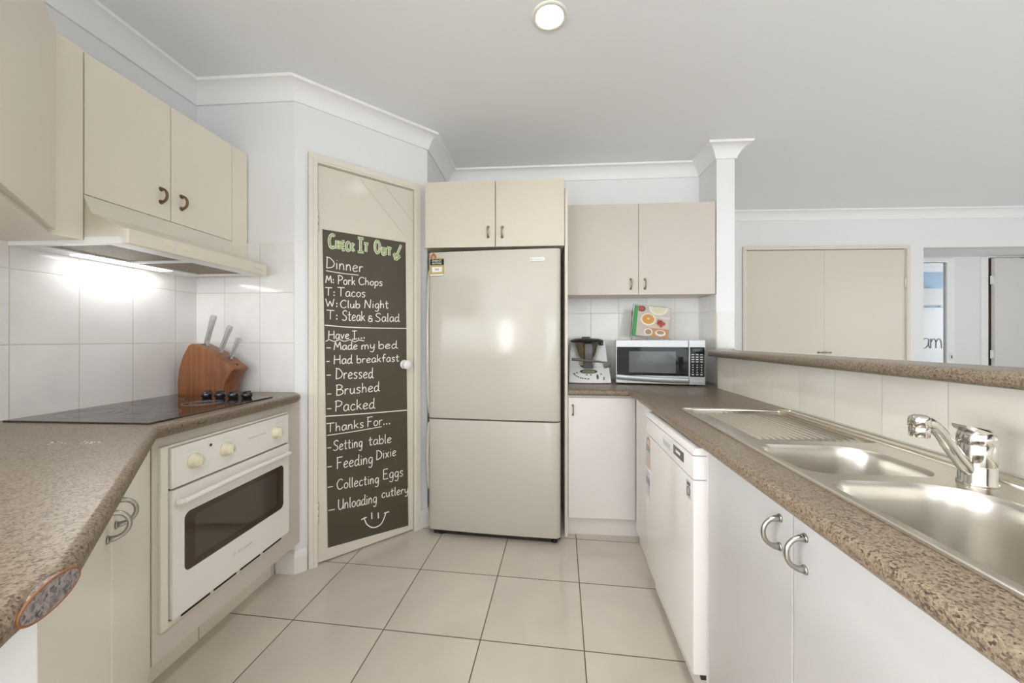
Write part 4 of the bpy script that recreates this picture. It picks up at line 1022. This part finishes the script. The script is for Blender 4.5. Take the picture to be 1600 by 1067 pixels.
b.bm.faces.new(rows[0]); b.bm.faces.new(rows[-1][::-1]); bmesh.ops.recalc_face_normals(b.bm, faces=b.bm.faces[:])
b.build('door_handle', SILVER, dr, smooth=50)
pn = front(B(), 0.4385, MW, 0.008, MH-0.002, -0.002, 0.014, 0.003).build('control_panel', SILVER, mw)
kp = B().box(0.443, 0.527, -0.0045, 0.0, 0.058, 0.242, 0.001).build('keypad', MWGLASS, pn)
B().box(0.457, 0.513, -0.0055, -0.004, 0.214, 0.234).build('display', mat('microwave_display', (0.05, 0.06, 0.045), 0.1), kp)
lettering('clock_digits', '7:21', 0.017, (0.488, -0.0058, 0.2235), FACE_Y, mat('clock_green', (0.20, 0.26, 0.12), 0.4), kp)
KEY = mat('keypad_print', (0.66, 0.66, 0.65), 0.5)
for c in range(3):
    for r in range(9):
        xx = 0.460 + c*0.0245; zz = 0.196 - r*0.0150 - (0.004 if r > 3 else 0)
        w = 0.0070 if r < 4 or r == 8 else 0.0032
        B().box(xx-w, xx+w, -0.0052, -0.0042, zz-0.0028, zz+0.0028).build('key', KEY, kp)
B().box(0.450, 0.524, -0.006, 0.0, 0.020, 0.046, 0.003).build('door_button', SILVER, pn)
b = B()
for k in range(11): b.box(-0.001, 0.001, 0.030, 0.075, 0.060+k*0.010, 0.064+k*0.010)
b.build('side_vent', DARK, mw)
for fx in (0.04, 0.48):
    for fy in (0.03, 0.285):
        b = B(); b.lathe([(0, 0), (0.012, 0), (0.014, 0.013), (0, 0.013)], (fx, fy, 0.0), 14); b.build('foot', BLACK, mw)

# cookbook leaning on a wire stand on top of the microwave
TOPZ = 0.8705 + MH
ck = thing('cookbook', 'cookbook with food photographs and a green spine standing on the microwave', 'book', (0, 0, 0), math.radians(-5), loc=(0.620, 2.600, TOPZ))
BW, BH, BT = 0.222, 0.212, 0.012
tilt = Matrix.Rotation(math.radians(-12), 4, 'X') @ Matrix.Rotation(math.radians(7), 4, 'Y')
def tb(b):
    bmesh.ops.transform(b.bm, matrix=Matrix.Translation((0, 0.0, 0.006)) @ tilt, verts=b.bm.verts[:]); return b
cover = tb(B().box(0.022, BW+0.022, 0.0, BT, 0.030, BH+0.03, 0.001)).build('cover', mat('book_cover', (0.52, 0.44, 0.40), 0.35, vary=0.1, vscale=14), ck)
tb(B().box(0.010, 0.034, -0.001, BT+0.001, 0.028, BH+0.03, 0.003)).build('spine', mat('green_binding', (0.03, 0.30, 0.06), 0.4), ck)
def disc(b, cx, cz, r, y, n=28, rz=None):
    rz = rz or r
    P = [(cx+r*math.cos(2*PI*k/n), cz+rz*math.sin(2*PI*k/n)) for k in range(n)]
    P = [(min(max(px, 0.035), BW+0.0215), min(max(pz, 0.031), BH+0.0295)) for px, pz in P]
    b.prism(P, y-0.0005, y, 'y'); return b
C_ = lambda n, c: mat(n, c, 0.45)
cream_, orange_, tom_, dark_, pale_, woodc = C_('print_cream', (0.72, 0.67, 0.58)), C_('print_orange', (0.58, 0.27, 0.05)), C_('print_tomato', (0.45, 0.08, 0.05)), C_('print_dark', (0.10, 0.07, 0.06)), C_('print_pale_soup', (0.60, 0.60, 0.42)), C_('print_board', (0.48, 0.24, 0.10))
tb(disc(disc(B(), 0.105, 0.150, 0.050, -0.0003, rz=0.043), 0.165, 0.236, 0.062, -0.0003, rz=0.052)).build('printed_bowl', cream_, cover)
tb(disc(B(), 0.105, 0.152, 0.040, -0.0009, rz=0.034)).build('printed_soup', orange_, cover)
tb(disc(disc(B(), 0.165, 0.240, 0.050, -0.0009, rz=0.040), 0.105, 0.154, 0.008, -0.0014)).build('printed_garnish', pale_, cover)
tb(disc(B(), 0.055, 0.222, 0.026, -0.0006, rz=0.022)).build('printed_pan', dark_, cover)
b = B()
for cx, cz in ((0.190, 0.140), (0.175, 0.128), (0.205, 0.128), (0.190, 0.115), (0.176, 0.142)): disc(b, cx, cz, 0.013, -0.0012)
disc(b, 0.055, 0.222, 0.017, -0.0014, rz=0.014); tb(b).build('printed_tomatoes', tom_, cover)
tb(B().box(0.100, BW+0.021, -0.0008, 0, 0.032, 0.092)).build('printed_board', woodc, cover)
tb(disc(disc(B(), 0.112, 0.062, 0.028, -0.0014, rz=0.026), 0.190, 0.062, 0.034, -0.0014, rz=0.022)).build('printed_plate', cream_, cover)
pbr = C_('print_brown', (0.34, 0.22, 0.13))
tb(disc(B(), 0.112, 0.062, 0.020, -0.0019, rz=0.018)).build('printed_food', pbr, cover); tb(disc(B(), 0.190, 0.066, 0.024, -0.0019, rz=0.013)).build('printed_food', pbr, cover)
t_ = lettering('title', 'Cookbook', 0.026, (0.190, -0.0012, 0.172), FACE_Y, PAPER, cover)
t_.data.transform(Matrix.Translation((0, 0, 0.006)) @ tilt)
ws = B()
W_ = [(0.0, BT+0.004, 0.012), (0.0, BT+0.004, BH+0.04), (0.215, BT+0.004, BH+0.04), (0.225, BT+0.004, 0.012)]
ws.tube(W_, 0.0016, 8)
tb(ws)
ws.tube([(0.055, -0.012, 0.0018), (0.012, -0.014, 0.0018), (0.003, 0.0, 0.002), (0.015, 0.010, 0.016)], 0.0016, 8); ws.tube([(0.26, -0.012, 0.0018), (0.255, 0.010, 0.0018), (0.23, 0.012, 0.016)], 0.0016, 8)
ws.tube([(0.02, 0.060, 0.20), (0.03, 0.13, 0.0018), (0.22, 0.13, 0.0018), (0.22, 0.060, 0.20)], 0.0016, 8)
w_ = ws.build('book_stand', mat('dark_wire', (0.12, 0.10, 0.09), 0.4, metal=0.5)); w_.location = (0.620, 2.600, TOPZ); w_.rotation_euler = (0, 0, math.radians(-5))
tag(w_, 'thin dark wire book stand holding the cookbook on the microwave', 'book stand')

# food processor
fp_ = thing('food_processor', 'white food processor with dark lidded steel jug beside the end panel', 'food processor', (0.335, 2.62, 0.8705))
X0, Z0, YF = 0.335, 0.8705, 2.475
b = B(); rows = []
# sloping control face and upright back shell
for z, w0, w1, yf, yb in ((0.010, 0.134, 0.134, YF, 2.74), (0.0, 0.130, 0.130, YF+0.006, 2.735), ):
    pass
sec = [(0.0, 0.130, YF+0.010), (0.006, 0.136, YF), (0.020, 0.136, YF+0.002), (0.095, 0.130, YF+0.045), (0.110, 0.128, YF+0.075), (0.16, 0.124, YF+0.10), (0.265, 0.114, YF+0.115), (0.285, 0.106, YF+0.130)]
for h, w, yf in sec:
    n = 9
    row = [(X0-w + 2*w*k/n, yf + 0.012*(2*k/n-1)**2*(1 if h < 0.1 else 0.3)) for k in range(n+1)] + [(X0+w, 2.745), (X0-w, 2.745)]
    rows.append([b.bm.verts.new((p[0], p[1], Z0+h)) for p in row])
n = len(rows[0])
for A, C in zip(rows, rows[1:]):
    for k in range(n): b.bm.faces.new((A[k], A[(k+1) % n], C[(k+1) % n], C[k]))
b.bm.faces.new(rows[0][::-1]); b.bm.faces.new(rows[-1]); bmesh.ops.recalc_face_normals(b.bm, faces=b.bm.faces[:])
bs_ = b.build('base', PLASTW, fp_, smooth=35)
JX, JY = 0.322, 2.560
b = B(); b.lathe([(0.0, 0.115), (0.045, 0.115), (0.052, 0.122), (0.084, 0.268), (0.086, 0.270), (0.0, 0.270)], (JX, JY, Z0), 36)
jug = b.build('jug', mat('jug_steel', (0.52, 0.47, 0.36), 0.16, metal=1.0), fp_)
b = B(); b.lathe([(0.0, 0.268), (0.090, 0.268), (0.108, 0.273), (0.112, 0.280), (0.104, 0.288), (0.078, 0.296), (0.035, 0.298), (0.0, 0.297)], (JX, JY, Z0), 36)
b.box(JX+0.088, JX+0.106, JY-0.03, JY+0.03, Z0+0.250, Z0+0.276, 0.004)
b.build('lid', BLACK, fp_, smooth=50)
b = B(); b.lathe([(0.0, 0.294), (0.028, 0.294), (0.030, 0.306), (0.027, 0.308), (0.026, 0.298), (0.0, 0.297)], (JX-0.005, JY, Z0), 24)
b.build('measuring_cup', mat('clear_plastic', (0.9, 0.9, 0.88), 0.05, trans=0.9), fp_)
b = B(); P = [(JX, JY-0.092, Z0+0.262), (JX, JY-0.100, Z0+0.245), (JX, JY-0.096, Z0+0.19), (JX, JY-0.086, Z0+0.13), (JX, JY-0.080, Z0+0.100)]
rows = []
for (x_, y_, z_), w in zip(P, (0.024, 0.024, 0.022, 0.026, 0.036)):
    rows.append([b.bm.verts.new((x_+sx*w, y_+sy, z_)) for sx, sy in ((-1, -0.012), (1, -0.012), (1, 0.03), (-1, 0.03))])
for A, C in zip(rows, rows[1:]):
    for j in range(4): b.bm.faces.new((A[j], A[(j+1) % 4], C[(j+1) % 4], C[j]))
b.bm.faces.new(rows[0]); b.bm.faces.new(rows[-1]); bmesh.ops.recalc_face_normals(b.bm, faces=b.bm.faces[:])
bmesh.ops.bevel(b.bm, geom=b.bm.edges[:], offset=0.005, segments=2, affect='EDGES')
jh = b.build('jug_handle', GREYP, fp_, smooth=50)
b = B(); b.lathe([(0.0, 0.098), (0.030, 0.098), (0.044, 0.112), (0.052, 0.124), (0.0, 0.125)], (JX, JY, Z0), 28); b.build('jug_foot', BLACK, fp_)
b = B(); y_ = JY-0.118
b.tube([(0.212, y_, Z0+0.162), (0.258, y_, Z0+0.158), (0.300, y_, Z0+0.154), (0.385, y_, Z0+0.147), (0.415, y_, Z0+0.142)], [0.0095, 0.0095, 0.0075, 0.0065, 0.0055], 10)
b.prism([(0.412, Z0+0.150), (0.450, Z0+0.146), (0.462, Z0+0.138), (0.462, Z0+0.116), (0.440, Z0+0.108), (0.420, Z0+0.104), (0.413, Z0+0.118)], y_-0.004, y_+0.004, 'y', bevel=0.002)
spt = b.build('spatula', GREYP, off=(0.33, y_, Z0+0.15), smooth=40); tag(spt, 'dark grey spatula laid across the front of the food processor jug', 'spatula')
# control face: oval display and round keys on the slope
sl = math.atan2(0.043, 0.075); FS = Euler((PI/2 - sl, 0, 0))
def facept(x, h): return (x, YF+0.002+0.043*(h-0.020)/0.075 - 0.0025 + 0.012*((x-X0)/0.134)**2, Z0+h)
def oval_on(b, x, h, rx, rh, t=0.0025, n=20):
    P = [facept(x+rx*math.cos(2*PI*k/n), h+rh*math.sin(2*PI*k/n)) for k in range(n)]
    A = [b.bm.verts.new(p) for p in P]; C = [b.bm.verts.new((p[0], p[1]+0.006, p[2]-0.001)) for p in P]
    b.bm.faces.new(A)
    for k in range(n): b.bm.faces.new((A[k], C[k], C[(k+1) % n], A[(k+1) % n]))
    bmesh.ops.recalc_face_normals(b.bm, faces=b.bm.faces[:]); return b
oval_on(B(), 0.328, 0.078, 0.058, 0.0135).build('display_surround', BLACK, bs_)
b = oval_on(B(), 0.328, 0.078, 0.044, 0.0115); bmesh.ops.translate(b.bm, verts=b.bm.verts[:], vec=(0, -0.0012, 0)); b.build('display', mat('lcd_green', (0.26, 0.30, 0.17), 0.2), bs_)
for x_, h in ((0.232, 0.064), (0.238, 0.056), (0.247, 0.049), (0.259, 0.043), (0.273, 0.038), (0.287, 0.035), (0.304, 0.033), (0.323, 0.032), (0.252, 0.070), (0.314, 0.056), (0.342, 0.056), (0.384, 0.056), (0.384, 0.034), (0.408, 0.062), (0.426, 0.040), (0.424, 0.030)):
    oval_on(B(), x_, h, 0.0062, 0.0034, n=12).build('key', BLACK, bs_)
oval_on(B(), 0.384, 0.045, 0.008, 0.010, n=14).build('dial', GREYP, bs_)

# ------------------------------------------------------------------ ceiling light
dl = thing('downlight', 'round recessed ceiling downlight, switched on', 'ceiling light', (0.042, 1.478, CZ))
b = B(); b.lathe([(0.051, -0.001), (0.056, -0.006), (0.066, -0.006), (0.070, -0.002), (0.070, 0.0)], (0.042, 1.478, CZ), 48); b.build('trim_ring', mat('lamp_ring', (0.78, 0.76, 0.68), 0.35), dl)
b = B(); b.lathe([(0.0, -0.003), (0.046, -0.0035), (0.053, -0.001)], (0.042, 1.478, CZ), 48); b.build('diffuser', LAMP, dl)

# ------------------------------------------------------------------ beyond the bar
def fthing(name, label, cat): return thing(name, label, cat, (0, 0, 0), FA, loc=(P1[0], P1[1], 0))
b = arch(0.093, 1.628, 2.052, 0.032, 0.0, -1, '', FA); fstruct(b, 'trim_5', GLOSSTRIM)
for nm, u0, u1, hx in (('door_2', 0.097, 0.8565, 0.835), ('door_3', 0.8585, 1.624, 0.880)):
    d = fstruct(B().box(u0, u1, 0.004, 0.038, 0.01, 2.047, 0.0015), nm, DOORP)
    b = B(); bow(b, (hx, 0.004, 1.03), (1, 0, 0), (0, -1, 0), 0.075, 0.028, 0.005); b.build('handle', BRASSY, d, off=(0, 0, 0))
    hz = 0.100 if nm == 'door_2' else 1.622
    for z in (1.72, 0.3):
        b = B(); b.tube([(hz, -0.004, z-0.045), (hz, -0.004, z+0.045)], 0.006, 10); b.build('hinge', PLASTW, d, off=(0, 0, 0))
# hallway: doorway to a bedroom on the left, door standing ajar on the right
b = B(); b.box(2.481, 2.490, 0.435, 0.478, 0, 2.004).box(2.484, 2.556, 0.432, 0.45, 0, 2.044, 0.004).box(2.16, 2.484, 0.432, 0.45, 2.004, 2.044, 0.004).box(2.19, 2.481, 0.435, 0.478, 2.0, 2.006)
fstruct(b, 'trim_6', TRIM)
b = B(); b.box(2.835, 2.893, 0.432, 0.45, 0, 2.05, 0.004).box(2.893, 2.905, 0.436, 0.56, 0, 2.05).box(2.893, 3.70, 0.432, 0.45, 2.05, 2.062)
fstruct(b, 'trim_7', TRIM)
d4 = fstruct(B().box(2.932, 3.66, 0.400, 0.436, 0.01, 2.036, 0.002), 'door_4', mat('white_door_paint', (0.70, 0.68, 0.645), 0.3))
for z in (1.80, 1.0, 0.25):
    b = B(); b.tube([(2.916, 0.418, z-0.045), (2.916, 0.418, z+0.045)], 0.007, 10); b.box(2.905, 2.932, 0.414, 0.420, z-0.045, z+0.045); b.build('hinge', PLASTW, d4, off=(0, 0, 0))
b = B().box(3.20, 3.22, 0.39, 0.41, 2.03, 2.04); b.build('catch', NICKEL, d4, off=(0, 0, 0))
fstruct(B().box(2.906, 3.7, 0.452, 0.56, 0, 2.046), 'doorway_shade_block', mat('doorway_shade', (0.10, 0.06, 0.045), 0.8))  # dark block filling the doorway, stands in for shade behind the ajar door
ac = fthing('wall_unit', 'white box-shaped wall unit with small dark print in the blue room beyond the hallway', 'wall unit')
B().box(3.70, 4.44, 2.16, 2.399, 1.69, 1.945, 0.012).build('casing', PLASTW, ac)
b = B()
for k in range(4): b.box(4.37, 4.425, 2.157, 2.161, 1.835+k*0.022, 1.842+k*0.022)
b.box(4.434, 4.438, 2.157, 2.161, 1.82, 1.93); b.build('printed_markings', GREYP, ac)
nt_ = fthing('notice_holder', 'small white holder with grey card beside the wall unit in the blue room', 'notice holder')
B().box(4.445, 4.50, 2.37, 2.399, 1.675, 1.80, 0.002).build('holder', PAPER, nt_)
B().box(4.455, 4.485, 2.366, 2.371, 1.785, 1.812).build('card', GREYP, nt_)
B().box(4.525, 4.535, 2.34, 2.399, 1.69, 1.81).build('side_clip', GREYP, nt_)
wl_ = B()
for l in strokes('am', 4.17, 1.02, 4.50, 1.02, 0.27, gap=0.0):
    wl_.tube([(s, 2.396, z) for s, z in l], 0.0042, 6)
wo_ = wl_.build('wall_lettering', mat('lettering_grey', (0.16, 0.18, 0.20), 0.5), rot=FA); wo_.location = (P1[0], P1[1], 0)
tag(wo_, 'thin grey handwritten-style letters am on the white bedroom wall beyond the hallway', 'wall lettering')
sw = fthing('light_switch', 'small light switch plate on the doorway edge in the hallway', 'switch')
B().box(2.492, 2.530, 0.424, 0.433, 0.93, 1.01, 0.002).build('plate', PAPER, sw); B().box(2.505, 2.516, 0.420, 0.426, 0.955, 0.985, 0.001).build('rocker', GREYP, sw)
s5 = thing('light_switch', 'small light switch on the edge of the white wall end right of the wall cabinet', 'switch', (1.281, 2.62, 1.52))
B().box(1.2785, 1.284, 2.565, 2.64, 1.465, 1.58, 0.002).build('plate', PAPER, s5); B().box(1.283, 1.288, 2.575, 2.60, 1.505, 1.535, 0.001).build('rocker', GREYP, s5)
# small shiny raised specks on the left worktop
random.seed(3); b = B()
for cx, cy in ((-1.205, 0.858), (-1.140, 0.866)):
    for k in range(9):
        b.lathe([(0.0, 0.0018), (0.5, 0.0014), (0.9, 0.0006), (1.0, 0.0)], (0, 0, 0), 10)
        x_, y_, r_ = cx+random.uniform(-.03, .03), cy+random.uniform(-.012, .012), random.uniform(.0015, .0042)
        for v in list(b.bm.verts)[-31:]: v.co = Vector((x_+v.co.x*r_, y_+v.co.y*r_, 0.9001+v.co.z))
wd = b.build('glossy_specks', mat('glossy_speck', (0.42, 0.39, 0.35), 0.05, spec=1.0), off=(-1.17, 0.86, 0.9))
tag(wd, 'scattered shiny specks on the left worktop near the hob', 'water drops', kind='stuff')
